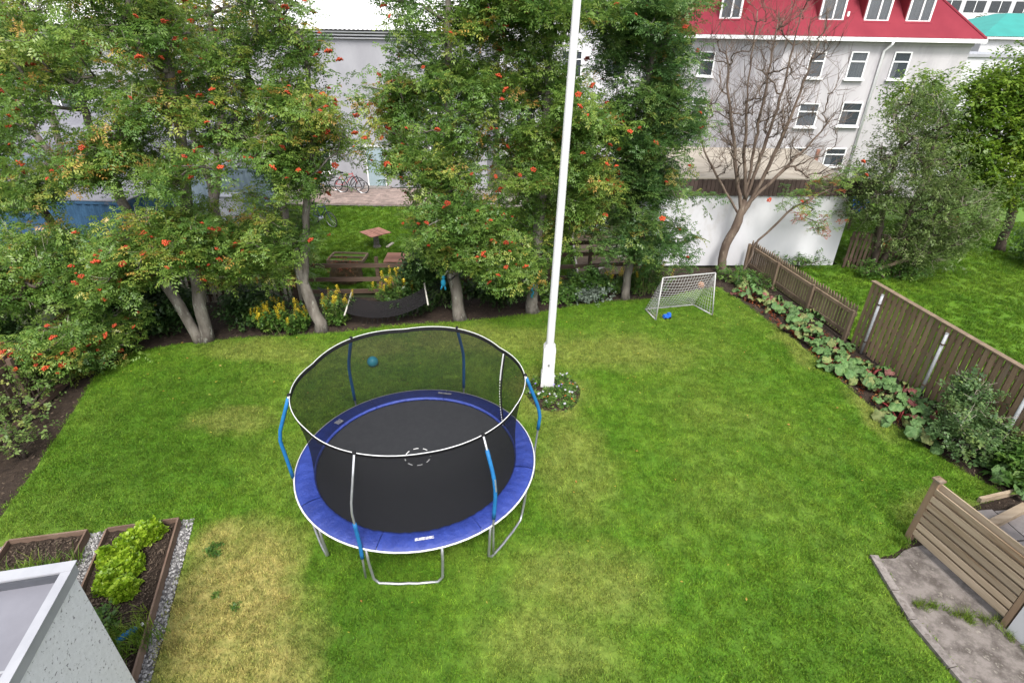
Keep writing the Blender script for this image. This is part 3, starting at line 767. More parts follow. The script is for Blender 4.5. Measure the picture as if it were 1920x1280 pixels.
MB().sphere((0, 0, .06), .08, 10, 7, (1, .8, .9)).build('toy_head', 'white_paint', t, True)
mb = MB()
for i in range(4): mb.box((.13 + .07 * i, -.02 * i, .03 + .01 * (i % 2)), (.06, .05, .05), .4 * i, .7)
mb.build('toy_body', 'toy_green', t)

sp0, sp1 = Vector((6.43, 6.2, 0)), Vector((6.83, 4.72, 0))
sd = (sp1 - sp0).normalized(); srz = math.atan2(sd.y, sd.x)
t = thing('timber_screen', 'slatted timber privacy screen of eight grey boards with capped post', 'fence', sp0, srz)
Ls = (sp1 - sp0).length
MB().box((0, 0, .62), (.09, .09, 1.24)).build('post', 'wood_brown', t)
MB().box((0, 0, 1.255), (.13, .13, .035)).box((0, 0, 1.285), (.10, .10, .025), 0, .3).build('post_cap', 'wood_brown', t)
MB().box((Ls + .0, 0, .60), (.07, .09, 1.20)).build('post', 'wood_brown', t)
for i in range(8):
    z = .15 + i * .142
    for side in ((1,) if True else ()):
        MB().box((Ls / 2, .028 + .004 * (i % 2), z), (Ls - .09, .024, .116)).build('board', 'wood_grey', t)
        if i < 7: MB().box((Ls / 2, -.034, z + .071), (Ls - .09, .024, .10)).build('board', 'wood_grey', t)

t = thing('white_house_corner', 'white rendered house corner at the lower right beside screen', 'building', sp1 + sd * .06, srz)
MB().box((1.5, .9, 1.3), (3.0, 1.9, 2.6)).build('wall', 'render_white', t)
MB().box((1.5, .9, 2.62), (3.06, 1.96, .04)).build('coping', 'white_paint', t)
t = thing('white_garden_wall', 'end of white garden wall at right edge below brown fence', 'wall', (9.48, 8.1, 0))
MB().box((.7, -.15, .55), (1.3, .22, 1.1), -.1).build('wall', 'render_white', t)
MB().box((.7, -.15, 1.12), (1.36, .28, .04), -.1).build('coping', 'render_white', t)

# ------------------------------------------------------------------ right fences
f0, f1 = Vector((8.9, 12.6, 0)), Vector((9.5, 7.7, 0)); fd = (f1 - f0).normalized(); FL = (f1 - f0).length; frz = math.atan2(fd.y, fd.x)
t = thing('board_fence', 'tall brown fence of staggered vertical boards with steel posts', 'fence', f0, frz)
r = random.Random(11)
n = int(FL / .155)
for i in range(n):
    x = .06 + i * .155
    MB().box((x, -.03 - .004 * (i % 2), .90 + r.uniform(-.015, .01)), (.098, .02, 1.70 + r.uniform(-.02, .03)), r.uniform(-.02, .02)).build('board', 'wood_brown', t)
for i in range(n - 1):
    x = .06 + (i + .5) * .155
    MB().box((x, .035, .90), (.098, .02, 1.70), r.uniform(-.02, .02)).build('board', 'wood_brown', t)
for z in (.35, .95, 1.55): MB().beam((0, 0, z), (FL, 0, z), .035, .07).build('rail', 'wood_brown', t)
MB().beam((-.03, -.002, 1.775), (FL + .03, -.002, 1.775), .13, .03).build('cap_rail', 'wood_picket', t)
for x in (.48, 2.42, 4.36):
    p = MB().tube([(x, -.075, 0), (x, -.075, 1.62)], .034, 10).build('steel_post', 'post_white', t, True)
    MB().tube([(x, -.075, 1.62), (x, -.075, 1.64)], .036, 10).build('cap', 'post_white', p)
    for z in (.35, 1.38): MB().box((x, -.075, z), (.085, .085, .03)).build('bracket', 'wood_dark', p)

p0, p1 = Vector((8.02, 17.85, 0)), Vector((8.84, 12.7, 0)); pd = (p1 - p0).normalized(); PL = (p1 - p0).length; prz = math.atan2(pd.y, pd.x)
t = thing('picket_fence', 'low brown picket fence with pointed tops beside rhubarb bed', 'fence', p0, prz)
n = int(PL / .115)
for i in range(n):
    x = .05 + i * .115; h = 1.02 + r.uniform(-.02, .02); mb = MB(); w = .04
    mb.v = [(x - w, .02, .06), (x + w, .02, .06), (x + w, .02, h - .09), (x, .02, h), (x - w, .02, h - .09)] + [(x - w, .04, .06), (x + w, .04, .06), (x + w, .04, h - .09), (x, .04, h), (x - w, .04, h - .09)]
    mb.f = [(0, 1, 2, 3, 4), (9, 8, 7, 6, 5), (0, 5, 6, 1), (1, 6, 7, 2), (2, 7, 8, 3), (3, 8, 9, 4), (4, 9, 5, 0)]
    mb.build('picket', 'wood_picket', t)
for z in (.22, .80): MB().beam((0, -.012, z), (PL, -.012, z), .045, .09).build('rail', 'wood_picket', t)
for x in (.05, 1.75, 3.5, 5.15): MB().box((x, -.07, .45), (.09, .07, .9)).build('post', 'wood_picket', t)

# left dark slat fence
l0, l1 = Vector((-10.0, 7.3, 0)), Vector((-10.75, 13.6, 0)); ld = (l1 - l0).normalized(); LL = (l1 - l0).length
t = thing('slat_fence', 'dark brown slatted fence behind the left soil border', 'fence', l0, math.atan2(ld.y, ld.x))
for i in range(int(LL / .14)):
    MB().box((.05 + i * .14, 0, .58 + r.uniform(-.01, .01)), (.10, .02, 1.12), r.uniform(-.03, .03)).build('slat', 'wood_dark', t)
for z in (.25, .95): MB().beam((0, -.035, z), (LL, -.035, z), .04, .09).build('rail', 'wood_dark', t)
for x in (.1, 2.1, 4.1, 6.1): MB().box((x, -.1, .55), (.09, .09, 1.1)).build('post', 'wood_dark', t)
MB().beam((.0, -.4, .08), (LL * .5, -.42, .08), .16, .10).build('ground_beam', 'wood_dark', t)

# split rail fence at the back
def rail_fence(label, a, b, posts, rails, mat='wood_dark'):
    a, b = Vector(a), Vector(b); t = thing('rail_fence', label, 'fence', a, math.atan2((b - a).y, (b - a).x)); L = (b - a).length
    for x in posts: MB().box((x, 0, .64), (.10, .10, 1.32), 0, .97).build('post', mat, t)
    for z, x0, x1 in rails:
        MB().beam((x0, -.072, z + r.uniform(-.03, .03)), (x1, -.072, z + r.uniform(-.03, .03)), .045, .12).build('rail', mat, t)
    return t
rail_fence('brown rail fence between the two left tree trunks', (-6.4, 14.75, 0), (-1.2, 15.1, 0), (.1, 2.45, 5.0), [(1.07, 0, 5.2), (.64, 0, 5.2), (.25, 0, 5.2)])
rail_fence('dark brown rail fence behind the flagpole and right trees', (-.9, 15.5, 0), (4.7, 16.4, 0), (.1, 2.0, 3.3, 5.5), [(1.50, 0, 5.6), (1.14, 0, 5.6), (.76, 0, 5.6), (.38, 0, 5.6)])
t = thing('lattice_fence', 'low pale tipped picket fence half hidden behind the left trees', 'fence', (-9.6, 14.4, 0), .07)
for i in range(26): MB().box((i * .135, 0, .42), (.075, .02, .84), 0, .8).build('picket', 'wood_pale' if i % 3 else 'wood_dark', t)
for z in (.2, .62): MB().beam((-.1, .03, z), (3.5, .03, z), .04, .07).build('rail', 'wood_dark', t)

# ------------------------------------------------------------------ trampoline
TC = Vector((-1.52, 6.95, 0)); RO, RI, RT, ZP, ZT = 1.90, 1.60, 1.69, .90, 2.40
t = thing('trampoline', 'round trampoline with blue pad, black net and bent blue poles', 'trampoline', TC)
def pol(a, R, z): a = math.radians(a); return (R * math.sin(a), -R * math.cos(a), z)
MB().tube([pol(i * 5, RO - .03, ZP - .045) for i in range(72)], .025, 8, True).build('frame', 'steel', t, True)
mb = MB(); ns = 96
mb.v = [(0, 0, ZP - .03)] + [pol(i * 360 / ns, R_, ZP - .03) for R_ in (.55, 1.1, RI + .06) for i in range(ns)]
mb.f = [(0, 1 + i, 1 + (i + 1) % ns) for i in range(ns)] + [(1 + k * ns + i, 1 + (k + 1) * ns + i, 1 + (k + 1) * ns + (i + 1) % ns, 1 + k * ns + (i + 1) % ns) for k in range(2) for i in range(ns)]
jm = mb.build('jumping_mat', 'mat', t, True)
for i in range(8):
    a0 = i * 45 + 6
    mb = MB(); pts = []
    for w in (0, 1):
        for k in range(5): pts.append(pol(a0 + k * 8, .20 + .018 * w, ZP - .0255))
    mb.v = pts; mb.f = [(k, k + 1, k + 6, k + 5) for k in range(3)]
    mb.build('target_dash', 'white_paint', jm)
r = random.Random(2)
def pad_panel(a0, a1):
    mb = MB(); nk, nr = 34, 7; ph = [r.uniform(0, 6.28) for _ in range(4)]
    for side in (0, 1):
        for k in range(nk + 1):
            for j in range(nr + 1):
                a = a0 + (a1 - a0) * k / nk; u = j / nr
                puff = .028 * math.sin(math.pi * min(max(u, .02), .98)) * (.75 + .25 * math.sin(math.pi * k / nk)) + r.uniform(-.003, .003) + .006 * math.sin(k * .9 + ph[0] + 2.2 * u) * math.sin(k * .37 + ph[1]) + .004 * math.sin(k * 1.7 + ph[2] - 3 * u)
                z = ZP + (puff if side else -.028)
                Rr = RI + (RO + .012 - RI) * u
                if side and j == nr: z = ZP - .005
                mb.v.append(pol(a, Rr, z))
    n1 = (nk + 1) * (nr + 1)
    for k in range(nk):
        for j in range(nr):
            q = k * (nr + 1) + j
            mb.f.append((n1 + q, n1 + q + 1, n1 + q + nr + 2, n1 + q + nr + 1)); mb.f.append((q, q + nr + 1, q + nr + 2, q + 1))
        for j, fl in ((0, 1), (nr, 0)):
            q = k * (nr + 1) + j; e = (q, n1 + q, n1 + q + nr + 1, q + nr + 1); mb.f.append(e if fl else e[::-1])
    return mb
for i in range(8):
    pp = pad_panel(-8 + i * 45 + .15, -8 + (i + 1) * 45 - .15).build('pad_panel', 'pad', t, True)
    if i in (0, 4):
        a = 12 + i * 45 + (0 if i == 0 else -20); mb = MB()
        mb.v = [pol(a + da, RI + .16 + dr, ZP + .036) for da, dr in ((-4.2, -.02), (4.2, -.02), (4.2, .028), (-4.2, .028))]; mb.f = [(0, 1, 2, 3)]
        mb.build('printed_tag', 'tag', pp)
    if i == 6:
        mb = MB(); mb.v = [pol(-118 + da, RI + .12 + dr, ZP + .036) for da, dr in ((-2.2, -.05), (2.2, -.05), (2.2, .06), (-2.2, .06))]; mb.f = [(0, 1, 2, 3)]
        mb.build('printed_tag', 'tag', pp)
# white piping round the outer rim of the pad
MB().tube([pol(i * 5, RO + .022, ZP - .02) for i in range(72)], .014, 6, True).build('rim_piping', 'white_paint', t, True)
POLES = [-74, -14, 42, 95, 162, -135]
def ring_r(a):                                            # the hoop is pulled out at the poles, flatter between
    return RT + .042 * max(math.cos(math.radians(min(abs((a - p + 180) % 360 - 180) for p in POLES)) * 3.0), -.6)
SAG = lambda a: -.05 * (1 - math.cos(math.radians(min(abs((a - p + 180) % 360 - 180) for p in POLES)) * 3.0)) * .5
mb = MB(); na, nz = 120, 8
for k in range(nz + 1):
    u = k / nz
    for i in range(na):
        a = i * 360 / na; Rr = (RI + .02) * (1 - u) + ring_r(a) * u - .07 * math.sin(math.pi * u)
        mb.v.append(pol(a, Rr, (ZP + .03) * (1 - u) + (ZT + SAG(a)) * u))
for k in range(nz):
    for i in range(na): mb.f.append((k * na + i, k * na + (i + 1) % na, (k + 1) * na + (i + 1) % na, (k + 1) * na + i))
net = mb.build('safety_net', 'net', t, True)
MB().tube([pol(i * 3, ring_r(i * 3), ZT + SAG(i * 3)) for i in range(120)], .0065, 6, True).build('top_hoop', 'white_paint', t, True)
mb = MB()
for k in range(2):
    for i in range(120): mb.v.append(pol(i * 3, ring_r(i * 3) - .012, ZT + SAG(i * 3) - .01 - .06 * k))
mb.f = [(i, (i + 1) % 120, 120 + (i + 1) % 120, 120 + i) for i in range(120)]
mb.build('net_hem', 'black', t)
mb = MB()
for da in (-.3, .3): mb.tube([pol(119 + da + 3 * u, (RI + .01) * (1 - u) + 1.66 * u - .07 * math.sin(math.pi * u), (ZP + .04) * (1 - u) + (ZT - .05) * u) for u in [i / 12 for i in range(13)]], .007, 4)
mb.build('zip', 'black', net)
mb = MB()
for i in range(26):
    u0, u1 = i / 26, (i + (.5 if i < 17 else .95)) / 26
    mb.tube([pol(119.6 + 3 * u, (RI - .01) * (1 - u) + 1.64 * u - .07 * math.sin(math.pi * u), (ZP + .04) * (1 - u) + (ZT - .05) * u) for u in (u0, u1)], .006 if i < 17 else .011, 4)
mb.build('zip_stitching', 'white_paint', net)
SL = [(.88, 2.36), (.72, 1.42), (1.05, 2.2), (1.35, 2.36), (1.0, 2.36), (1.0, 2.36)]
for a, (s0, s1) in zip(POLES, SL):
    def pr_(z):
        if z < .95: return RO + .045
        if z < 1.7: return RO + .045 + .06 * ((z - .95) / .75)
        return (RO + .105) * (1 - (z - 1.7) / .7) + (RT + .05) * ((z - 1.7) / .7)
    zz = [.32, .6, .95, 1.3, 1.62, 1.7, 1.78, 2.1, 2.4]
    rr = [pr_(z) for z in zz]; rr[5] -= .018
    pl = MB().tube([pol(a, q, z) for q, z in zip(rr, zz)], .016, 8).build('enclosure_pole', 'steel', t, True)
    z2 = [s0 + (s1 - s0) * i / 8 for i in range(9)]
    MB().tube([pol(a, pr_(z) - (.015 if 1.62 < z < 1.78 else 0), z) for z in z2], .028, 8).build('foam_sleeve', 'sleeve', pl, True)
    MB().sphere(pol(a, RT + .05, 2.41), .028, 8, 6).build('pole_cap', 'black', pl, True)
    mb = MB()
    A0, A1, R_ = a + .5, a + 33, RO - .04
    pts = [pol(A0, R_, ZP - .05), pol(A0, R_ - .02, .5), pol(A0 + .3, R_ - .06, .12), pol(A0 + 2.6, R_ - .07, .03)]
    pts += [pol(A0 + 3 + (A1 - A0 - 6) * k / 6, (R_ - .07) * (1 - .018 * math.sin(math.pi * k / 6)), .025 + .012 * (k % 2)) for k in range(1, 6)]
    pts += [pol(A1 - 2.6, R_ - .07, .03), pol(A1 - .3, R_ - .06, .12), pol(A1, R_ - .02, .5), pol(A1, R_, ZP - .05)]
    MB().tube(pts, .021, 8).build('leg', 'steel', t, True)

tag(MB().sphere((-3.3, 11.1, .13), .13, 18, 12).build('ball', 'teal', None, True), 'teal ball lying on lawn behind the trampoline net', 'ball')

# ------------------------------------------------------------------ flagpole and flower bed
t = thing('flagpole', 'tall white flagpole clamped in a white box base', 'flagpole', (.81, 10.42, 0))
t.rotation_euler = (0, math.radians(1.1), 0)
mb = MB(); n = 14
mb.tube([(0, 0, .1), (0, 0, 1.2), (0, 0, 4), (0, 0, 8), (0, 0, 12)], [.085, .085, .078, .066, .05], 16); mb.build('pole', 'white_paint', t, True)
for s in (-1, 1):
    mb = MB(); y = .075 * s
    mb.v = [(-.13, y - .035, .34), (.13, y - .035, .34), (.13, y + .035, .34), (-.13, y + .035, .34), (-.13, y - .035, 1.02), (.13, y - .035, 1.02), (.13, y + .035, 1.02), (-.13, y + .035, 1.02),
            (-.08, y - .035, 1.09), (.08, y - .035, 1.09), (.08, y + .035, 1.09), (-.08, y + .035, 1.09)]
    mb.f = [(3, 2, 1, 0), (0, 1, 5, 4), (1, 2, 6, 5), (2, 3, 7, 6), (3, 0, 4, 7), (4, 5, 9, 8), (5, 6, 10, 9), (6, 7, 11, 10), (7, 4, 8, 11), (8, 9, 10, 11)]
    mb.build('clamp_board', 'white_paint', t)
MB().box((0, 0, .17), (.30, .26, .36), 0, .96).build('base_casing', 'white_paint', t)
MB().box((0, -.002, .6), (.04, .235, .05)).build('bolt', 'steel', t)

fb = MB(); nr = 6
for k in range(nr + 1):
    for (x, y) in ring: fb.v.append((bed_c[0] + (x - bed_c[0]) * (1 - k / nr), bed_c[1] + (y - bed_c[1]) * (1 - k / nr), -.012 + .06 * math.sqrt(k / nr) + r.uniform(-.01, .01)))
for k in range(nr):
    for i in range(28): fb.f.append((k * 28 + i, k * 28 + (i + 1) % 28, (k + 1) * 28 + (i + 1) % 28, (k + 1) * 28 + i))
struct('flower_bed_soil', fb, 'soil')
rng = np.random.default_rng(77)
fpts = []
while len(fpts) < 30:
    q = rng.uniform(-1, 1, 2)
    if q @ q > .74 or (abs(q[0] + .2) < .22 and abs(q[1] - .35) < .25): continue
    if all((q - p) @ (q - p) > .035 for p in fpts): fpts.append(q)
petal = [np.array([[math.cos(a) * .028, math.sin(a) * .028, .004 * math.sin(3 * a)] for a in [2 * math.pi * i / 10 for i in range(10)]])]
def flower_mesh(name, mat):
    mb = MB(); mb.v = [(0, 0, -.008)] + [(math.cos(a) * (.034 if i % 2 else .022), math.sin(a) * (.034 if i % 2 else .022), .006) for i, a in enumerate([2 * math.pi * i / 10 for i in range(10)])]
    mb.f = [(0, 1 + i, 1 + (i + 1) % 10) for i in range(10)]; return mb.mesh(name, mat)
FM = {k: flower_mesh('flower', k) for k in ('orange_flower', 'white_flower', 'violet_flower')}
fcol = ['orange_flower', 'white_flower', 'violet_flower', None, None, 'white_flower', None]
fname = {'orange_flower': 'orange', 'white_flower': 'white', 'violet_flower': 'violet', None: None}
leafplant = [link('tmp', scatter('leaves', TG, np.c_[np.random.default_rng(s).normal(0, .05, (14, 2)), np.random.default_rng(s).uniform(.02, .11, 14)], 'cover', np.random.default_rng(s), .5, .85, .5)).data for s in (1, 2, 3)]
for o in [o for o in COL.objects if o.name.startswith('tmp')]: bpy.data.objects.remove(o)
for i, q in enumerate(fpts):
    c = fcol[i % 7]; x, y = bed_c[0] + q[0] * bed_rx, bed_c[1] + q[1] * bed_ry
    if c: lb = 'small bedding plant with %s flowers in round bed at flagpole' % fname[c]
    else: lb = 'small leafy bedding plant without flowers in round flagpole bed'
    p = thing('bedding_plant', lb, 'plant', (x, y, .02), rng.uniform(0, 6), 'bedding plants round the flagpole: ' + (fname[c] or 'leafy'))
    lo = link('leaves', leafplant[i % 3], p); lo['kind'] = 'stuff'
    if c:
        for k in range(2 if c != 'white_flower' else 3):
            f = link('flower', FM[c], p, (rng.uniform(-.09, .09), rng.uniform(-.09, .09), rng.uniform(.10, .17)))
            f.rotation_euler = (rng.uniform(-.9, .1), rng.uniform(-.5, .5), 0); s = rng.uniform(.6, 1.0); f.scale = (s, s, s)

# ------------------------------------------------------------------ football goal, toys, hammock
t = thing('football_goal', 'white football goal with sagging net beneath the bare tree', 'goal', (0, 0, 0))
A, B_, TA, TB_ = Vector((4.02, 13.75, .03)), Vector((5.72, 14.12, .03)), Vector((4.10, 13.98, 1.2)), Vector((5.62, 14.28, 1.25))
BA, BB = Vector((3.86, 14.42, .03)), Vector((5.36, 14.78, .03))
for nm, pts in (('side_frame', [A, TA]), ('side_frame', [B_, TB_]), ('crossbar', [TA, TB_]), ('ground_bar', [A, BA]), ('ground_bar', [B_, BB]), ('rear_bar', [BA, BB])):
    MB().tube(pts, .020, 8).build(nm, 'netcord', t, True)
def net_panel(c00, c10, c11, c01, nu, nv, sag, parent):
    mb = MB(); f = lambda u, v: c00 * (1 - u) * (1 - v) + c10 * u * (1 - v) + c11 * u * v + c01 * (1 - u) * v + sag * (4 * u * (1 - u) * v * (1 - v) * 1.6)
    for i in range(nu + 1): mb.tube([f(i / nu, k / 8) for k in range(9)], .0055, 3)
    for i in range(nv + 1): mb.tube([f(k / 10, i / nv) for k in range(11)], .0055, 3)
    mb.build('net', 'netcord', parent)
net_panel(BA, BB, TB_, TA, 18, 13, Vector((0, -.22, -.18)), t)
net_panel(A, BA, TA, TA, 7, 12, Vector((.1, 0, -.05)), t)
net_panel(B_, BB, TB_, TB_, 7, 12, Vector((-.12, 0, -.05)), t)
tag(MB().sphere((5.42, 14.9, .62), .10, 14, 10).build('ball', 'orange_toy', None, True), 'orange and cream ball caught in the goal net', 'ball')
bpy.data.objects['ball.001'].location = (.0, -.25, .1)
t = thing('toy_truck', 'small blue plastic toy lying on grass before the goal', 'toy', (4.36, 13.9, 0), .3)
MB().box((0, 0, .08), (.22, .12, .08), 0, .85).box((.06, 0, .14), (.09, .10, .06), 0, .8).build('toy_body', 'blue_toy', t)
for sx in (-.07, .07):
    for sy in (-.06, .06): MB().tube([(sx, sy - .012, .035), (sx, sy + .012, .035)], .035, 10).build('wheel', 'black', t)

t = thing('hammock', 'black mesh hammock with pale spreader bars slung between tree trunks', 'hammock', (0, 0, 0))
HA0, HA1, HB0, HB1 = Vector((-4.46, 13.75, .62)), Vector((-4.44, 13.05, .44)), Vector((-2.40, 13.75, .92)), Vector((-2.26, 13.2, .72))
for a, b in ((HA0, HA1), (HB0, HB1)):
    d = (b - a).normalized() * .12; MB().tube([a - d, b + d], .022, 8).build('spreader_bar', 'rope', t, True)
mb = MB(); nu, nv = 16, 6
for i in range(nu + 1):
    for j in range(nv + 1):
        u, v = i / nu, j / nv; p = HA0.lerp(HB0, u).lerp(HA1.lerp(HB1, u), v); p.z -= .30 * math.sin(math.pi * u) ** .8 * (1 + .12 * math.sin(math.pi * v)) ; p.z = max(p.z, .1)
        mb.v.append(tuple(p))
for i in range(nu):
    for j in range(nv): q = i * (nv + 1) + j; mb.f.append((q, q + nv + 1, q + nv + 2, q + 1))
bed = mb.build('bed_mesh', 'hammock', t, True)
mb = MB()
for i in range(1, 13):
    v = mb_v = bed.data.vertices[(i + 2) * (nv + 1) + nv].co; mb.tube([v, (v.x, v.y - .02, v.z - .12 - .08 * r.random())], .008, 3)
mb.build('fringe', 'black', bed)
for (a, b, e) in ((HA0, HA1, Vector((-5.0, 12.85, 1.25))), (HB0, HB1, Vector((-1.5, 13.55, 1.35)))):
    mb = MB()
    for k in range(5): mb.tube([a.lerp(b, k / 4), e], .006, 3)
    mb.build('suspension_cords', 'black', t)
t = thing('rope_toy', 'turquoise soft toy hanging on a rope from tree trunk', 'toy', (-1.85, 13.45, 0))
MB().tube([(.35, .0, 1.78), (.12, .0, 1.5), (.02, 0, 1.36)], .012, 5).build('rope', 'rope', t)
MB().sphere((0, 0, 1.18), .085, 10, 7, (.8, .8, 1.3)).sphere((.01, -.01, 1.33), .055, 8, 6).tube([(-.03, 0, 1.1), (-.07, 0, .98)], .025, 6).tube([(.03, 0, 1.1), (.05, 0, .97)], .025, 6).build('toy_body', 'cyan_toy', t, True)

# ------------------------------------------------------------------ houses
def inset(poly, d):
    """offset a convex anticlockwise footprint inwards (d > 0) or outwards"""
    n = len(poly); out = []
    for i in range(n):
        p0, p1, p2 = (Vector(poly[j % n]) for j in (i - 1, i, i + 1))
        d1, d2 = (p1 - p0).normalized(), (p2 - p1).normalized()
        n1, n2 = Vector((-d1.y, d1.x)), Vector((-d2.y, d2.x))
        den = 1 + n1.dot(n2); out.append(tuple(p1 + (n1 + n2) * (d / den)))
    return out

def prism(mb, poly, z0, z1, cap=True):
    n = len(mb.v); k = len(poly)
    mb.v += [(*p, z0) for p in poly] + [(*p, z1) for p in poly]
    mb.f += [(n + i, n + (i + 1) % k, n + k + (i + 1) % k, n + k + i) for i in range(k)]
    if cap: mb.f += [tuple(n + k + i for i in range(k)), tuple(n + i for i in reversed(range(k)))]
    return mb

def window(parent, c, w, h, rz=0.0, top=.32, curtain=False, sill=True, name='window', depth=.10, glass='glass'):
    """c = centre of the opening on the wall face; local +y points into the wall"""
    R = Matrix.Rotation(rz, 3, 'Z'); c = Vector(c)
    def bx(mb, x, y, z, sx, sy, sz):
        p = R @ Vector((x, y, z)); return mb.box(c + p, (sx, sy, sz), rz)
    back = bx(MB(), 0, -.006, 0, w, .012, h).build(name, 'curtain' if curtain else 'dark_room', parent)
    fr = MB(); f = .055
    bx(fr, -w / 2 + f / 2, -.035, 0, f, .05, h); bx(fr, w / 2 - f / 2, -.035, 0, f, .05, h)
    bx(fr, 0, -.035, h / 2 - f / 2, w - 2 * f, .05, f); bx(fr, 0, -.035, -h / 2 + f / 2, w - 2 * f, .05, f)
    if top: bx(fr, 0, -.034, h / 2 - h * top, w - 2 * f, .048, f)
    fr.build('frame', 'frame', back)
    if curtain is False and top:
        bx(MB(), -w * .25, -.016, -h * top / 2, w * .3, .006, h * (1 - top) - .1).build('curtain', 'curtain', back)
    z1 = h / 2 - f; zm = h / 2 - h * top
    if top:
        bx(MB(), 0, -.026, (z1 + zm + f / 2) / 2, w - 2 * f, .006, z1 - zm - f / 2).build('pane', 'glass', back)
        bx(MB(), 0, -.026, (-h / 2 + f + zm - f / 2) / 2, w - 2 * f, .006, zm - f / 2 + h / 2 - f).build('pane', 'glass', back)
    else: bx(MB(), 0, -.026, 0, w - 2 * f, .006, h - 2 * f).build('pane', glass, back)
    if sill: bx(MB(), 0, -.07, -h / 2 - .035, w + .14, .16, .06).build('sill', 'frame', back)
    return back

# red roofed house
foot = [(12.0, 28.0), (20.3, 28.0), (21.3, 38.0), (8.6, 39.0), (8.1, 32.2)]
t = thing('red_roofed_house', 'lilac grey three storey house with red hipped roof and dormers', 'house', (0, 0, 0))
prism(MB(), foot, 0, 6.9).build('wall', 'render_lilac', t)
eav = inset(foot, -.32); topp = inset(foot, 3.6)
mb = MB(); n = len(eav)
mb.v = [(*p, 7.03) for p in eav] + [(*p, 7.03 + 3.92 * .95) for p in topp]
mb.f = [(i, (i + 1) % n, n + (i + 1) % n, n + i) for i in range(n)] + [tuple(range(n, 2 * n)), tuple(reversed(range(n)))]
rf = mb.build('roof', 'roof_red', t)
for i in range(n): MB().tube([mb.v[i], mb.v[n + i]], .06, 6).build('hip_cap', 'roof_red', rf)
prism(MB(), inset(foot, -.37), 6.86, 7.02).build('gutter', 'frame', t)
prism(MB(), inset(foot, -.05), 6.72, 6.858).build('cornice', 'render_lilac', t)
mb = MB().tube([(16.55, 27.65, 6.86), (16.55, 27.7, 6.75), (16.42, 27.92, 6.5), (16.42, 27.92, 0)], .055, 8); mb.build('downpipe', 'frame', t, True)
for x, z, w, h, cu in ((13.55, 5.9, .72, 1.08, 1), (15.42, 5.9, .78, 1.12, 1), (17.35, 5.92, .78, 1.12, 0), (13.75, 3.78, .95, 1.05, 1), (15.75, 3.85, .95, 1.05, 0), (13.6, 1.95, 1.0, .75, 0), (15.6, 1.9, 1.0, .85, 0)):
    window(t, (x, 28, z), w, h, 0, .36, bool(cu))
MB().box((14.75, 27.97, 1.6), (.16, .06, 1.3)).build('door_post', 'wood_red', t)
lw = Vector(foot[0]) - Vector(foot[4]); lrz = math.atan2(lw.y, lw.x)
for u, z, h in ((.35, 5.75, 1.1), (.35, 3.7, 1.05)):
    p = Vector(foot[4]) + lw * u; window(t, (p.x, p.y, z), .85, h, lrz, .36)
def dormer(parent, x, y, z, rz, h=1.45, w=1.15, depth=1.9):
    R = Matrix.Rotation(rz, 3, 'Z'); c = Vector((x, y, z))
    P = lambda a, b, zz: tuple(c + R @ Vector((a, b, zz)))
    mb = MB(); hw = w / 2
    mb.v = [P(-hw, 0, -.25), P(hw, 0, -.25), P(hw, 0, h), P(-hw, 0, h), P(-hw, depth, h), P(hw, depth, h), P(-hw, depth, -.25), P(hw, depth, -.25)]
    mb.f = [(0, 1, 2, 3), (3, 4, 6, 0), (1, 7, 5, 2)]
    d = mb.build('dormer', 'roof_red_dk', parent)
    mb = MB(); mb.v = [P(-hw - .12, -.14, h), P(hw + .12, -.14, h), P(0, -.14, h + .42), P(-hw - .12, depth, h), P(hw + .12, depth, h), P(0, depth, h + .42)]
    mb.f = [(0, 1, 2), (0, 2, 5, 3), (1, 4, 5, 2), (0, 3, 4, 1)]
    mb.build('dormer_roof', 'roof_red', d)
    mbw = MB()
    n0 = Vector(P(0, -.02, h / 2 + .03))
    fr = MB(); f = .08; W, Hh = w - .06, h - .08
    for a, b, sx, sz in ((-W / 2 + f / 2, 0, f, Hh), (W / 2 - f / 2, 0, f, Hh), (0, Hh / 2 - f / 2, W - 2 * f, f), (0, -Hh / 2 + f / 2, W - 2 * f, f), (.05, 0, f * .8, Hh - 2 * f)):
        fr.box(n0 + R @ Vector((a, -.02, b)), (sx, .06, sz), rz)
    fr.build('window_frame', 'frame', d)
    MB().box(n0 + R @ Vector((0, .012, 0)), (W - .02, .01, Hh - .02), rz).build('window_back', 'curtain', d)
    MB().box(n0 + R @ Vector((0, -.01, 0)), (W - .1, .008, Hh - .1), rz).build('pane', 'glass', d)
    MB().box(n0 + R @ Vector((0, -.08, -Hh / 2 - .06)), (W + .15, .14, .06), rz).build('sill', 'roof_red', d)
for x in (13.9, 15.9, 17.75): dormer(t, x, 28.42, 7.55, 0, 1.65)
p = Vector(foot[4]) + lw * .45; nv_ = Vector((-lw.y, lw.x)).normalized(); dormer(t, p.x + nv_.x * .45, p.y + nv_.y * .45, 7.6, lrz, 1.65)
MB().tube([(14.7, 28.55, 7.7), (14.7, 28.55, 8.0)], .06, 8).build('vent_pipe', 'frame', t)

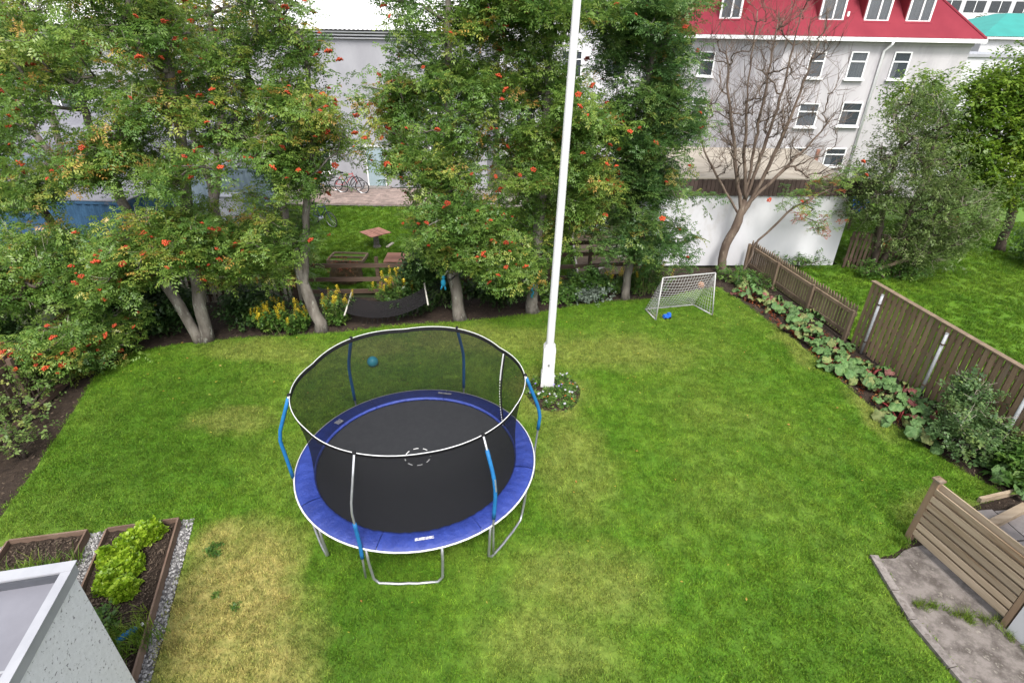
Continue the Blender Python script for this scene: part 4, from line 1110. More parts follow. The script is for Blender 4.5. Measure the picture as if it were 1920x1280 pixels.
# garage with white wall
t = thing('white_garage', 'low white garage with dark brown clad parapet and tan roof', 'garage', (0, 0, 0))
gf = [(4.75, 17.95), (11.25, 18.3), (12.0, 24.5), (5.5, 24.5)]
prism(MB(), gf, 0, 2.42).build('wall', 'render_white', t)
prism(MB(), inset(gf, .1), 2.42, 2.86).build('roof', 'roof_tan', t)
gd = (Vector(gf[1]) - Vector(gf[0])).normalized(); gl = (Vector(gf[1]) - Vector(gf[0])).length; grz = math.atan2(gd.y, gd.x)
for i in range(int((gl + .2) / .14)):
    p = Vector(gf[0]) + gd * (-.1 + (i + .5) * .14); MB().box((p.x + .04 * gd.y, p.y - .04 * gd.x, 2.70 + .012 * (i % 2)), (.128, .05, .52), grz).build('cladding_board', 'brown_clad', t)
mb = MB().beam((gf[0][0] - .1, gf[0][1], 2.99), (gf[1][0] + .1, gf[1][1], 2.99), .12, .03); mb.build('capping', 'roof_tan', t)
MB().box((11.45, 18.28, 2.72), (.5, .5, .52)).build('corner_block', 'brown_clad', t)
t = thing('blue_tarp_bundle', 'blue bundle beyond the garage seen through willow branches', 'bundle', (14.0, 22.5, 0))
MB().sphere((0, 0, 1.1), .45, 10, 7, (1, .8, .9), .25, random.Random(4)).build('bundle', 'blue_toy', t)
MB().tube([(0, 0, 0), (0, 0, .8)], .05, 6).build('stake', 'wood_dark', t)

# dark slatted screen beside the garage
t = thing('slat_screen', 'dark brown upright slat screen beside white garage wall', 'fence', (11.45, 18.1, 0), -.34)
for i in range(17): MB().box((.07 + i * .13, 0, .65), (.085, .025, 1.3 + .06 * math.sin(i * .7)), 0).build('slat', 'wood_dark', t)
for z in (.3, 1.05): MB().beam((0, .04, z), (2.25, .04, z), .04, .09).build('rail', 'wood_dark', t)
MB().beam((.6, -.45, .05), (2.4, -.1, .95), .07, .10).build('brace', 'wood_grey', t)

# grey house (left and middle)
t = thing('grey_house', 'pale grey rendered house with dark eaves behind the rowan trees', 'house', (0, 0, 0))
hx0, hx1, hy = -34.0, -1.4, 28.2
MB().box(((hx0 + hx1) / 2, hy + 5, 3.35), (hx1 - hx0, 10, 6.7)).build('wall', 'render_grey', t)
for i, (z, d) in enumerate(((6.64, .18), (6.76, .26), (6.88, .34))):
    MB().box(((hx0 + hx1) / 2, hy - d / 2 + .05, z), (hx1 - hx0 + .2, d, .055)).build('eave_trim', 'render_white', t)
    MB().box(((hx0 + hx1) / 2, hy - d / 2 + .09, z + .058), (hx1 - hx0 + .1, d - .02, .05)).build('eave_board', 'fascia_dark', t)
mb = MB(); nc = 330
for k, (y, z) in enumerate(((hy - .42, 6.98), (hy + 5.2, 9.6))):
    for i in range(nc): mb.v.append((hx0 - .2 + (hx1 - hx0 + .4) * i / (nc - 1), y, z + .018 * (1 if (i // 1) % 2 else -1)))
mb.f = [(i, i + 1, nc + i + 1, nc + i) for i in range(nc - 1)]
mb.build('roof', 'roof_white', t)
for x, z, w, h in ((-21.2, 4.1, 1.0, 1.5), (-17.5, 4.1, 1.2, 1.4), (-26, 4.1, 1.2, 1.4), (-12.8, 4.3, 1.3, 1.3), (-3.6, 4.2, 1.2, 1.3), (-3.6, 1.5, 1.2, 1.2), (-9.6, 1.2, .9, 1.0)):
    window(t, (x, hy, z), w, h, 0, .3)
d = window(t, (-6.95, hy, 1.02), .95, 2.0, 0, 0, True, False, 'glass_door', .1, 'glass_pale')
MB().box((-6.95, hy - .25, .03), (1.4, .5, .09)).build('door_step', 'kerb', t)

# single storey extension with grey roof, blue container, pale blue shed
t = thing('low_extension', 'low grey roofed extension with pale fascia behind left trees', 'building', (0, 0, 0))
prism(MB(), [(-27, 21.5), (-13.8, 22.0), (-13.8, 28.1), (-27, 28.1)], 0, 2.35).build('wall', 'render_white', t)
mb = MB(); mb.v = [(-27.3, 21.2, 2.42), (-13.5, 21.7, 2.42), (-13.5, 28.15, 3.4), (-27.3, 28.15, 3.4), (-27.3, 21.2, 2.56), (-13.5, 21.7, 2.56), (-13.5, 28.15, 3.54), (-27.3, 28.15, 3.54)]
mb.f = [(3, 2, 1, 0), (4, 5, 6, 7), (0, 1, 5, 4), (1, 2, 6, 5), (2, 3, 7, 6), (3, 0, 4, 7)]; mb.build('roof', 'roof_lilac', t)
MB().beam((-27.3, 21.17, 2.48), (-13.5, 21.67, 2.48), .05, .26).build('fascia', 'pale_blue', t)
for x in (-24, -20.5, -17): window(t, (x, 21.62 + (x + 27) * .038 - .02, 1.4), 1.1, 1.1, .038, .3)

def corrugated_box(name, label, cat, c, size, rz, mat, roofmat, pitch=.28):
    t = thing(name, label, cat, c, rz); L, W, H = size
    n = int(L / pitch) * 4; mb = MB()
    for z in (0.1, H - .1):
        for i in range(n + 1): mb.v.append((-L / 2 + L * i / n, -W / 2 + (.035 if (i // 2) % 2 else 0), z))
    mb.f = [(i, i + 1, n + 2 + i, n + 1 + i) for i in range(n)]
    mb.build('front_sheet', mat, t)
    m2 = int(W / pitch) * 4; mb = MB()
    for z in (0.1, H - .1):
        for i in range(m2 + 1): mb.v.append((L / 2 - (.035 if (i // 2) % 2 else 0), -W / 2 + W * i / m2, z))
    mb.f = [(i, i + 1, m2 + 2 + i, m2 + 1 + i) for i in range(m2)]
    mb.build('end_sheet', mat, t)
    MB().box((0, .03, H / 2), (L - .1, W - .1, H - .04)).build('body', mat, t)
    MB().box((0, 0, H - .05), (L + .03, W + .03, .1)).box((0, 0, .06), (L + .03, W + .03, .12)).build('frame_rail', mat, t)
    MB().box((0, 0, H + .02), (L + .06, W + .06, .03)).build('roof', roofmat, t)
    return t
corrugated_box('shipping_container', 'blue corrugated steel container behind left rowan foliage', 'container', (-15.2, 18.2, 0), (6.2, 2.3, 2.2), -.04, 'container', 'roof_lilac')
corrugated_box('corrugated_shed', 'pale blue corrugated shed between left tree trunks', 'shed', (-11.6, 22.6, 0), (3.2, 2.4, 2.3), .05, 'pale_blue', 'roof_lilac', .2)
t = thing('utility_cabinet', 'grey metal cabinet on legs glimpsed between the twin trunks', 'cabinet', (-10.05, 19.2, 0))
MB().box((0, 0, 1.25), (.75, .45, 1.2)).build('body', 'box_grey', t); MB().box((0, 0, 1.87), (.82, .52, .04)).build('lid', 'box_grey', t)
for sx in (-.3, .3): MB().box((sx, 0, .33), (.06, .06, .66)).build('leg', 'fascia_dark', t)

# further houses
t = thing('turquoise_roofed_house', 'white house with turquoise hipped roof at right edge', 'house', (0, 0, 0))
ff = [(33.2, 45.0), (45, 45.0), (45, 55), (33.2, 55)]
prism(MB(), ff, 0, 7.05).build('wall', 'render_white', t); prism(MB(), inset(ff, -.3), 7.05, 7.22).build('gutter', 'frame', t)
mb = MB(); e2, t2 = inset(ff, -.35), inset(ff, 4.4); mb.v = [(*p, 7.23) for p in e2] + [(*p, 8.8) for p in t2]; mb.f = [(i, (i + 1) % 4, 4 + (i + 1) % 4, 4 + i) for i in range(4)] + [(4, 5, 6, 7)]
mb.build('roof', 'roof_turq', t)
window(t, (36.5, 45.0, 5.6), 1.1, 1.3); window(t, (39.5, 45.0, 5.6), 1.1, 1.3)
t = thing('white_annex', 'plain white annex wall between the red and turquoise roofs', 'building', (0, 0, 0))
prism(MB(), [(21.9, 33.0), (29.3, 33.0), (29.3, 40), (21.9, 40)], 0, 6.2).build('wall', 'render_white', t)
prism(MB(), [(21.8, 32.9), (29.4, 32.9), (29.4, 40.1), (21.8, 40.1)], 6.2, 6.34).build('roof', 'metal_trim', t)
window(t, (25.5, 33.0, 4.6), 1.0, 1.2)
t = thing('apartment_block', 'distant white apartment block with rows of dark windows', 'building', (0, 0, 0))
prism(MB(), [(66, 120), (112, 120), (112, 134), (66, 134)], 0, 24).build('wall', 'render_white', t)
for fl in range(5):
    zc = 3.2 + fl * 3.05
    for i in range(9):
        xc = 71 + i * 4.6
        w = MB().box((xc, 119.97, zc), (3.7, .08, 1.8)).build('window', 'glass' if False else 'dark_room', t)
        MB().box((xc - .95, 119.92, zc), (1.75, .03, 1.7)).build('pane', 'glass', w); MB().box((xc + .95, 119.92, zc), (1.75, .03, 1.7)).build('pane', 'glass', w)
        MB().box((xc, 119.9, zc), (.12, .05, 1.78)).build('mullion', 'frame', w)
        MB().box((xc - 1.5, 119.945, zc - .1), (.7, .02, 1.5)).build('curtain', 'curtain', w)
t = thing('white_townhouse', 'distant white townhouse between trees left of the red roof', 'house', (0, 0, 0))
prism(MB(), [(9.5, 52), (19, 52), (19, 62), (9.5, 62)], 0, 14).build('wall', 'render_white', t)
for x in (11.3, 13.9, 16.5):
    for z in (5.2, 8.0, 10.6): window(t, (x, 52, z), 1.2, 1.4)
prism(MB(), [(9.3, 51.8), (19.2, 51.8), (19.2, 62.2), (9.3, 62.2)], 14, 14.3).build('roof', 'metal_trim', t)
t = thing('long_white_house', 'white house wall far behind the middle rowan trees', 'house', (0, 0, 0))
prism(MB(), [(-1.0, 36), (7.4, 36), (7.4, 46), (-1.0, 46)], 0, 8.2).build('wall', 'render_white', t)
for x in (.6, 3.2, 5.8):
    for z in (2.4, 5.4): window(t, (x, 36, z), 1.2, 1.4)
prism(MB(), [(-1.3, 35.7), (7.7, 35.7), (7.7, 46.3), (-1.3, 46.3)], 8.2, 8.5).build('roof', 'fascia_dark', t)

# ------------------------------------------------------------------ neighbour's yard
pv = thing('brick_paving', 'strip of brown brick pavers along the grey house', 'paving', (-13, 25.0, 0))
bm_ = MB().box((0, 0, 0), (.30, .20, .05)).mesh('paver', 'brick_pave')
nb = 0
for j in range(14):
    for i in range(20):
        x = 3.4 + i * .31 + (.155 if j % 2 else 0); link('paver', bm_, pv, (x, .1 + j * .21, -.005 + .004 * r.random()))
MB().box((5.5, 1.55, -.04), (16, 3.2, .04)).build('sand_joint', 'kerb', pv)

def bicycle(label, loc, rz, frame_mat, lean=.15, group='bicycles in the neighbouring yard'):
    t = thing('bicycle', label, 'bicycle', loc, rz, group); t.rotation_euler = (lean, 0, rz)
    for x in (-.52, .52):
        w = MB().tube([(x + .33 * math.cos(a), 0, .34 + .33 * math.sin(a)) for a in [2 * math.pi * i / 24 for i in range(24)]], .021, 6, True).build('wheel', 'tyre', t, True)
        MB().tube([(x + .30 * math.cos(a), 0, .34 + .30 * math.sin(a)) for a in [2 * math.pi * i / 24 for i in range(24)]], .010, 4, True).build('rim', 'steel', w)
        mb = MB()
        for k in range(12): a = math.pi * k / 6; mb.tube([(x, 0, .34), (x + .30 * math.cos(a), 0, .34 + .30 * math.sin(a))], .003, 3)
        mb.build('spokes', 'steel', w)
    mb = MB()
    for a, b in (((-.52, .34), (-.08, .30)), ((-.52, .34), (-.18, .80)), ((-.08, .30), (-.20, .86)), ((-.08, .30), (.36, .78)), ((-.18, .78), (.34, .84)), ((.52, .34), (.33, .92))):
        mb.tube([(a[0], 0, a[1]), (b[0], 0, b[1])], .018, 6)
    mb.build('frame', frame_mat, t)
    MB().tube([(.30, -.28, 1.02), (.34, -.12, 1.0), (.33, 0, .95), (.34, .12, 1.0), (.30, .28, 1.02)], .014, 6).build('handlebar', 'steel', t, True)
    MB().box((-.22, 0, .91), (.26, .14, .05), 0, .8).build('saddle', 'black', t)
    MB().tube([(-.08, -.10, .30), (-.08, .10, .30)], .07, 10).build('crank', 'steel', t)
bicycle('red bicycle leaning on the wall of the grey house', (-8.3, 27.4, 0), .15, 'red_paint')
bicycle('black bicycle parked between red bicycle and glass door', (-7.9, 26.9, 0), -.1, 'black')
bicycle('navy bicycle standing on the grass under the left rowan', (-7.75, 21.8, 0), -.55, 'navy_paint')
t = thing('garden_table', 'square table with red slatted top on pedestal', 'table', (-5.05, 19.35, 0), .78); t.scale = (.86, .86, .8)
for i in range(8): MB().box((-.42 + i * .12, 0, .70), (.11, .95, .03)).build('slat', 'wood_red', t)
MB().box((0, 0, .665), (.5, .8, .03)).build('top_frame', 'wood_pale', t)
MB().tube([(0, 0, 0), (0, 0, .1), (0, 0, .6), (0, 0, .65)], [.2, .12, .11, .3], 10).build('pedestal', 'kerb', t)
MB().beam((.25, -.4, .04), (.75, -.1, .04), .12, .05).build('foot_board', 'wood_pale', t)
t = thing('planter_frame', 'open wooden planter frame lying on the neighbouring lawn', 'planter', (-5.75, 18.0, 0), -.02)
for a, b in (((-.6, -.4, .12), (.6, -.4, .12)), ((-.6, .4, .12), (.6, .4, .12)), ((-.6, -.38, .12), (-.6, .38, .12)), ((.6, -.38, .12), (.6, .38, .12)), ((-.58, 0, .14), (.58, 0, .14))):
    MB().beam((a[0], a[1], .07), (b[0], b[1], .07), .05, .12).build('plank', 'wood_picket', t)
MB().box((0, 0, .05), (1.14, .76, .04)).build('grass_fill', 'lawn2', t)
def pallet(label, loc, rz, w, l, n, mat, tilt=0.0, h=.14):
    t = thing('slatted_pallet', label, 'pallet', loc); t.rotation_euler = (tilt, 0, rz)
    for i in range(n): MB().box((0, -l / 2 + (i + .5) * l / n, h), (w, l / n * .74, .025)).build('slat', mat, t)
    for x in (-w / 2 + .06, 0, w / 2 - .06): MB().box((x, 0, h / 2 - .01), (.08, l, h - .03)).build('bearer', mat, t)
    return t
pallet('red slatted pallet on the lawn right of garden table', (-3.95, 17.95, 0), .03, .95, .9, 9, 'wood_red')
pallet('larger red slatted platform just behind the rail fence', (-3.6, 15.9, 0), .25, 1.3, .9, 8, 'wood_red')
pallet('reddish slatted pallet behind trunk left of the flagpole', (-.1, 16.7, 0), .2, 1.3, 1.0, 9, 'wood_red')
t = thing('turf_pile', 'heap of brown mossy turf behind the rail fence', 'turf heap', (-5.3, 16.2, 0))
MB().sphere((0, 0, .15), .5, 16, 9, (1.1, .85, .9), .22, random.Random(8)).build('mound', 'moss', t)
o = link('moss_tufts', scatter('moss_tufts', TG, np.c_[np.random.default_rng(9).normal(0, .3, (90, 2)), np.random.default_rng(9).uniform(.35, .6, 90)], 'rust', np.random.default_rng(9), .5, .9, .5), t); o['kind'] = 'stuff'
t = thing('timber_deck', 'weathered timber deck by the garage behind rail fence', 'deck', (2.15, 16.7, 0), -.04)
for i in range(26): MB().box((1.2, .08 + i * .165, .07), (2.4, .15, .03)).build('plank', 'wood_picket', t)
MB().beam((-.03, 0, .08), (-.03, 4.3, .08), .05, .12).build('edge_board', 'wood_pale', t)
for lb, loc, rz in (('pale plank lying on deck nearest the flagpole', (2.9, 17.3, .11), .9), ('pale plank lying across the deck near garage', (4.2, 18.0, .11), -.7), ('pale plank leaning near the white bags', (2.5, 21.0, .05), -.9)):
    o = MB().box((0, 0, 0), (.9, .12, .03)).build('loose_plank', 'wood_pale'); o.location = loc; o.rotation_euler = (0, 0, rz); tag(o, lb, 'plank', 'loose planks in the neighbouring yard')
for i, (x, y, s, lb) in enumerate(((2.95, 21.2, .42, 'white plastic sack at the front of the pile on deck'), (3.4, 21.5, .40, 'white plastic sack at the right of the pile'), (3.0, 21.8, .46, 'white plastic sack at the back of the pile'))):
    mb = MB().sphere((0, 0, s * .55), s, 14, 9, (1, .85, .7), .22, random.Random(30 + i)); o = mb.build('plastic_sack', 'bag'); o.location = (x, y, .08 - .02); tag(o, lb, 'sack', 'white sacks on the deck')
pallet('grey slatted crate leaning on the deck behind dark rowan', (3.9, 18.9, .1), .5, .9, .8, 7, 'wood_pale', .5)

# ------------------------------------------------------------------ trees
BERRY = None
def berry_mesh():
    r_ = random.Random(6); mb = MB()
    for i in range(16):
        a = i * 2.4; q = .06 * math.sqrt(i / 16); mb.sphere((math.cos(a) * q, math.sin(a) * q, -q * .5 + r_.uniform(-.012, .012)), .017, 6, 4)
    return mb.mesh('berry_cluster', 'berry', True)
BERRY = berry_mesh()

def grow(trunks, targets, rng, droop=.0, updip=.6, seg=.35, r_tip=.006):
    """branches reach from the trunks to every target, each from the nearest wood that lies lower and inward"""
    cap = 20000; N = np.zeros((cap, 3)); par = np.full(cap, -1); cnt = 0; paths = []
    for pts in trunks:
        pts = np.array(pts, float); L = np.linalg.norm(np.diff(pts, axis=0), axis=1); t = np.r_[0, np.cumsum(L)]
        k = max(3, int(t[-1] / .25)); u = np.linspace(0, t[-1], k); P = np.stack([np.interp(u, t, pts[:, j]) for j in range(3)], 1)
        P[1:-1, :2] += rng.normal(0, .018, (k - 2, 2))
        ids = []
        for i, p in enumerate(P):
            if i: pa = cnt - 1
            else: pa = int(np.argmin(np.linalg.norm(N[:cnt] - p, axis=1))) if cnt and np.min(np.linalg.norm(N[:cnt] - p, axis=1)) < .3 and p[2] > .2 else -1
            N[cnt] = p; par[cnt] = pa; ids.append(cnt); cnt += 1
        paths.append((ids, True))
    tn = cnt; T = np.array(targets)
    dist = np.min(np.linalg.norm(T[:, None] - N[None, :tn], axis=2), axis=1)
    tips = []
    for ti in np.argsort(dist):
        q = T[ti]; d = q - N[:cnt]; l = np.linalg.norm(d, axis=1)
        cost = l + updip * np.maximum(0, -d[:, 2] + .25 * l)
        cost[:3] += 3
        j = int(np.argmin(cost)); a = N[j]; k = max(2, int(l[j] / seg) + 1)
        mid = (a + q) / 2 + np.array([0, 0, .12 * l[j]]) + rng.normal(0, .07 * l[j], 3)
        ids = [j]
        for i in range(1, k + 1):
            u = i / k; p = a * (1 - u) ** 2 + 2 * mid * u * (1 - u) + q * u * u + (rng.normal(0, .025, 3) if i < k else 0)
            N[cnt] = p; par[cnt] = ids[-1]; ids.append(cnt); cnt += 1
        tips.append(cnt - 1); paths.append((ids, False))
    w = np.zeros(cnt)
    for tp in tips: w[tp] += 1
    for i in range(cnt - 1, -1, -1):
        if par[i] >= 0: w[par[i]] += w[i]
    return N[:cnt], par[:cnt], w, paths, tips

def tree(name, label, trunks, r_base, env, n_t, leafmat, tm, per, seed, berries=0, bark='bark', spread=.28, smin=.8, smax=1.2, barefrac=0.0, twigs=0,
         updip=.6, tilt=.5, group=None, p_exp=.44, r_tip=.006, rust=0, cat='tree', toneup=0.0, clumps=0, seg=.35, twl=(.18, .5), twd=(.55, .15)):
    rng = np.random.default_rng(seed); base = Vector(trunks[0][0])
    t = thing(name, label, cat, base, 0, group); off = np.array(base)
    trunks = [[np.array(p, float) - off for p in pts] for pts in trunks]
    wts = np.array([e[2] for e in env], float); wts /= wts.sum(); T = []
    for (c, rad, wt), m in zip(env, np.round(wts * n_t).astype(int)):
        d = rng.normal(0, 1, (m, 3)); d /= np.linalg.norm(d, axis=1)[:, None]
        Tm = d * (rng.uniform(.12, 1, (m, 1)) ** .45) * np.array(rad)
        if clumps:                                     # shoots gather in sprays with gaps between
            kc = max(3, m // clumps); cen_ = Tm[:kc]; Tm = cen_[rng.integers(0, kc, m)] + rng.normal(0, .24, (m, 3)) * [1.1, 1.1, .7]
        T.append(Tm + np.array(c) - off)
    T = np.concatenate(T); T = T[T[:, 2] > .25]
    N, par, w, paths, tips = grow(trunks, T, rng, updip=updip, seg=seg)
    wmax = w.max(); rad = np.maximum(r_tip, r_base * (np.maximum(w, 1) / wmax) ** p_exp)
    mt, mbr = MB(), MB()
    for ids, is_trunk in paths:
        rr = [rad[i] for i in ids]
        if not is_trunk: rr[0] = min(rr[0], rr[1] * 1.25)
        else:
            if N[ids[0]][2] < .2: rr[0] *= 1.35; rr[1] *= 1.08
        (mt if is_trunk else mbr).tube([N[i] for i in ids], rr, 10 if is_trunk else (6 if rr[1] > .025 else 4 if rr[1] > .012 else 3))
    mt.build('trunk', bark, t, True)
    if mbr.v: mbr.build('branches', bark, t, True)['kind'] = 'stuff'
    tip = N[tips]; keep = rng.uniform(0, 1, len(tip)) >= barefrac; lt = tip[keep]
    if twigs:
        mb = MB()
        for q, pi in zip(tip, par[tips]):
            dirn = q - N[pi]; dirn /= np.linalg.norm(dirn) + 1e-9
            for k in range(twigs):
                dd = dirn + rng.normal(0, twd[0], 3) + [0, 0, twd[1]]; dd /= np.linalg.norm(dd); l = rng.uniform(*twl); s0 = q - dirn * rng.uniform(0, .3)
                md = s0 + dd * l * .5 + rng.normal(0, .025, 3)
                mb.tube([s0, md, s0 + dd * l + [0, 0, .04]], [r_tip * .9, r_tip * .7, r_tip * .4], 3)
        o = mb.build('twigs', bark if leafmat is None else 'twig', t); o['kind'] = 'stuff'
    if leafmat and len(lt):
        P = np.repeat(lt, per, 0) + rng.normal(0, spread, (len(lt) * per, 3)) * [1, 1, .75]
        P = P[P[:, 2] > .12]
        clump_tone = np.repeat(rng.beta(2.2, 2.6, len(lt)), per)[:len(P)] + rng.normal(0, .10, len(P)) + toneup
        o = link('crown', scatter('crown', tm, P, leafmat, rng, smin, smax, tilt, np.clip(clump_tone, 0, 1)), t); o['kind'] = 'stuff'
        if rust:
            c = lt[rng.choice(len(lt), rust, replace=False)]; P2 = np.repeat(c, 4, 0) + rng.normal(0, .14, (rust * 4, 3))
            o = link('withered_leaves', scatter('withered_leaves', tm, P2, 'rust', rng, .7, 1.0, tilt), t); o['kind'] = 'stuff'
        if berries:
            cen = lt.mean(0); idx = rng.choice(len(lt), min(len(lt), berries * 3), replace=False)
            # fruit hangs on the outer shoots
            score = np.linalg.norm((lt[idx] - cen)[:, :2], axis=1) + rng.uniform(0, .7, len(idx))
            for i in idx[np.argsort(-score)][:berries]:
                ow = (lt[i] - cen) * [1, 1, 0]; ow /= np.linalg.norm(ow) + 1e-6; q = lt[i] + rng.normal(0, .10, 3) + ow * rng.uniform(.22, .42) + [0, 0, rng.uniform(.02, .22)]
                b = link('berry_cluster', BERRY, t, tuple(q)); b.rotation_euler = (rng.uniform(-.5, .9), rng.uniform(-.6, .6), rng.uniform(0, 6)); s = rng.uniform(.55, 1.35); b.scale = (s, s, s)
    return t

GR = 'rowan trees along the back of the garden'
# twin trunk rowan
tree('rowan_tree', 'berry laden rowan with twin grey trunks at left of lawn', [[(-7.95, 12.15, -.05), (-8.2, 12.2, .9), (-8.75, 12.35, 2.4), (-9.1, 12.5, 4.2), (-9.3, 12.6, 6.2)], [(-7.8, 12.2, -.05), (-7.75, 12.3, 1.2), (-7.6, 12.5, 3.0), (-7.3, 12.6, 5.0), (-7.2, 12.7, 7.0)]],
     .15, [((-8.0, 11.9, 2.5), (1.5, .9, 1.0), 2.2), ((-9.2, 12.5, 5.2), (1.6, 1.2, 1.8), 1.9), ((-7.3, 12.6, 5.6), (1.2, 1.2, 1.9), 1.7), ((-8.4, 12.6, 7.6), (2.0, 1.2, 1.1), 1.3)], 300, 'rowan', TR, 10, 101, 170, clumps=5, twigs=3, group=GR, toneup=.10, spread=.25, tilt=.75, smin=.7, smax=1.25)
tree('rowan_tree', 'rowan with a thick leaning trunk beside yellow loosestrife', [[(-5.08, 12.85, -.05), (-5.3, 12.95, .9), (-5.55, 13.1, 2.4), (-5.7, 13.2, 4.4), (-5.9, 13.2, 6.6)], [(-5.35, 12.97, 1.1), (-5.15, 13.1, 2.6), (-4.7, 13.2, 4.6), (-4.5, 13.2, 6.5)]],
     .145, [((-6.25, 12.8, 2.5), (1.15, .95, 1.0), 2.0), ((-4.85, 13.1, 4.5), (1.0, 1.1, 1.4), 1.6), ((-6.1, 13.1, 5.2), (1.2, 1.1, 1.7), 1.5), ((-5.2, 13.2, 7.3), (1.2, 1.1, 1.0), .8)], 300, 'rowan', TR, 10, 102, 170, clumps=5, twigs=3, group=GR, toneup=.08, spread=.25, tilt=.75, smin=.7, smax=1.25)
tree('rowan_tree', 'tall leafy rowan with bright orange berries behind trampoline', [[(-1.46, 13.65, -.05), (-1.6, 13.7, 1.2), (-1.7, 13.8, 3.0), (-1.55, 13.8, 5.5), (-1.5, 13.8, 8.2)]],
     .16, [((-1.7, 13.6, 3.0), (1.1, 1.1, 1.3), 1.8), ((-1.8, 13.7, 5.2), (1.4, 1.1, 1.6), 2.1), ((-1.5, 13.8, 7.5), (1.6, 1.1, 1.3), 1.5), ((-.9, 13.5, 2.0), (.55, .5, .6), .4)], 360, 'rowan', TR, 11, 103, 180, clumps=4, twigs=1, toneup=.04, group=GR, spread=.25, tilt=.75, smin=.7, smax=1.25)
tree('rowan_tree', 'rowan with blue painted mark on trunk left of the flagpole', [[(.58, 14.2, -.05), (.55, 14.25, 1.2), (.7, 14.4, 3.0), (.75, 14.4, 5.5), (.8, 14.4, 8.2)]],
     .16, [((.9, 14.3, 3.3), (1.35, 1.0, 1.3), 1.6), ((.65, 14.4, 5.6), (1.4, 1.0, 1.5), 1.7), ((.9, 14.4, 7.5), (1.6, 1.0, 1.2), 1.3), ((-.2, 13.8, 1.75), (.75, .5, .75), .7), ((1.6, 14.1, 4.6), (.75, .5, 1.0), .6)], 380, 'rowan', TR, 11, 104, 130, clumps=4, twigs=1, group=GR, toneup=.05, spread=.25, tilt=.75, smin=.7, smax=1.25)
tree('rowan_tree', 'darker slender rowan behind the flagpole near white garage', [[(3.42, 15.2, -.05), (3.4, 15.25, 1.2), (3.4, 15.3, 3.0), (3.35, 15.3, 5.5), (3.3, 15.3, 8.0)]],
     .115, [((3.6, 15.2, 2.7), (1.3, 1.0, 1.3), 1.4), ((3.4, 15.3, 5.0), (1.15, 1.0, 1.5), 1.5), ((3.1, 15.3, 7.3), (1.2, 1.0, 1.3), 1.2)], 340, 'rowan_dark', TR, 11, 105, 36, clumps=4, group=GR, spread=.25, tilt=.75, smin=.7, smax=1.2)
tree('rowan_tree', 'spreading rowan hanging over the left fence and soil border', [[(-10.4, 13.2, -.05), (-10.7, 13.1, 1.2), (-11.2, 13.0, 2.6), (-11.9, 13.0, 4.2), (-12.4, 13.0, 6.4)], [(-10.5, 13.15, .5), (-10.6, 12.2, 1.4), (-10.8, 11.2, 2.0)]],
     .13, [((-10.5, 11.7, 1.9), (1.3, 1.1, .9), 1.8), ((-9.9, 10.9, .95), (.75, .8, .65), 1.1), ((-11.6, 11.6, 2.0), (1.2, 1.0, .95), 1.2), ((-12.3, 12.8, 5.4), (1.6, 1.2, 1.5), 1.2), ((-10.9, 13.0, 7.0), (1.8, 1.0, 1.1), .9), ((-12.0, 12.9, 3.6), (1.5, .9, .8), 1.0), ((-10.3, 10.0, .8), (.6, .7, .5), .5)], 400, 'rowan', TR, 10, 106, 120, clumps=8, twigs=3, bark='bark_dark', group=GR, spread=.25, tilt=.75, smin=.7, smax=1.25)
tree('yellowing_tree', 'tall thinning tree with yellow leaves and bare pale twigs behind', [[(-9.7, 17.5, 0), (-9.6, 17.4, 3.0), (-9.9, 17.4, 6.0), (-10.2, 17.4, 9.0)], [(-9.6, 17.4, 2.0), (-8.6, 17.3, 5.0), (-8.2, 17.3, 9.0)]],
     .14, [((-10.2, 17.4, 6.6), (2.0, 1.2, 1.8), 1.4), ((-8.2, 17.3, 7.3), (1.5, 1.0, 1.6), 1.0)], 210, 'rowan_yellow', TR, 7, 107, 14, twigs=3, barefrac=.25)
tree('yellowing_tree', 'sparse yellowing tree far left before white house wall', [[(-15.4, 19.0, 0), (-15.2, 19.0, 3.0), (-14.9, 19.0, 6.0), (-14.6, 19.0, 9.0)], [(-15.2, 19.0, 2.4), (-16.4, 19.0, 5.0), (-17.2, 19, 8.0)]],
     .14, [((-15.0, 19.0, 6.9), (2.0, 1.2, 1.7), 1.2), ((-17.2, 19.0, 6.9), (1.5, 1.0, 1.5), .8)], 170, 'rowan_yellow', TR, 7, 108, 14, twigs=2, barefrac=.2)
# bare tree
stems_ = [[(7.05, 17.4, -.05), (6.95, 17.4, .7), (7.2, 17.4, 1.7), (7.3, 17.45, 2.4), (7.25, 17.5, 4.4), (7.15, 17.5, 7.4)]]
for (x0, z0, pts) in ((7.22, 1.8, [(7.75, 3.2), (8.15, 4.8), (8.5, 6.9)]), (7.27, 2.1, [(6.85, 3.4), (6.35, 5.0), (5.9, 6.8)]), (7.3, 2.4, [(7.5, 3.8), (7.75, 5.6), (7.8, 7.6)]), (7.3, 2.5, [(6.95, 4.0), (6.7, 5.8), (6.6, 7.6)]), (7.4, 2.3, [(8.2, 3.3), (9.0, 4.2), (9.5, 5.0)]), (7.2, 2.0, [(6.5, 2.9), (5.8, 3.9), (5.3, 4.9)])):
    stems_.append([(x0, 17.42, z0)] + [(x, 17.45 + .12 * i, z) for i, (x, z) in enumerate(pts)])
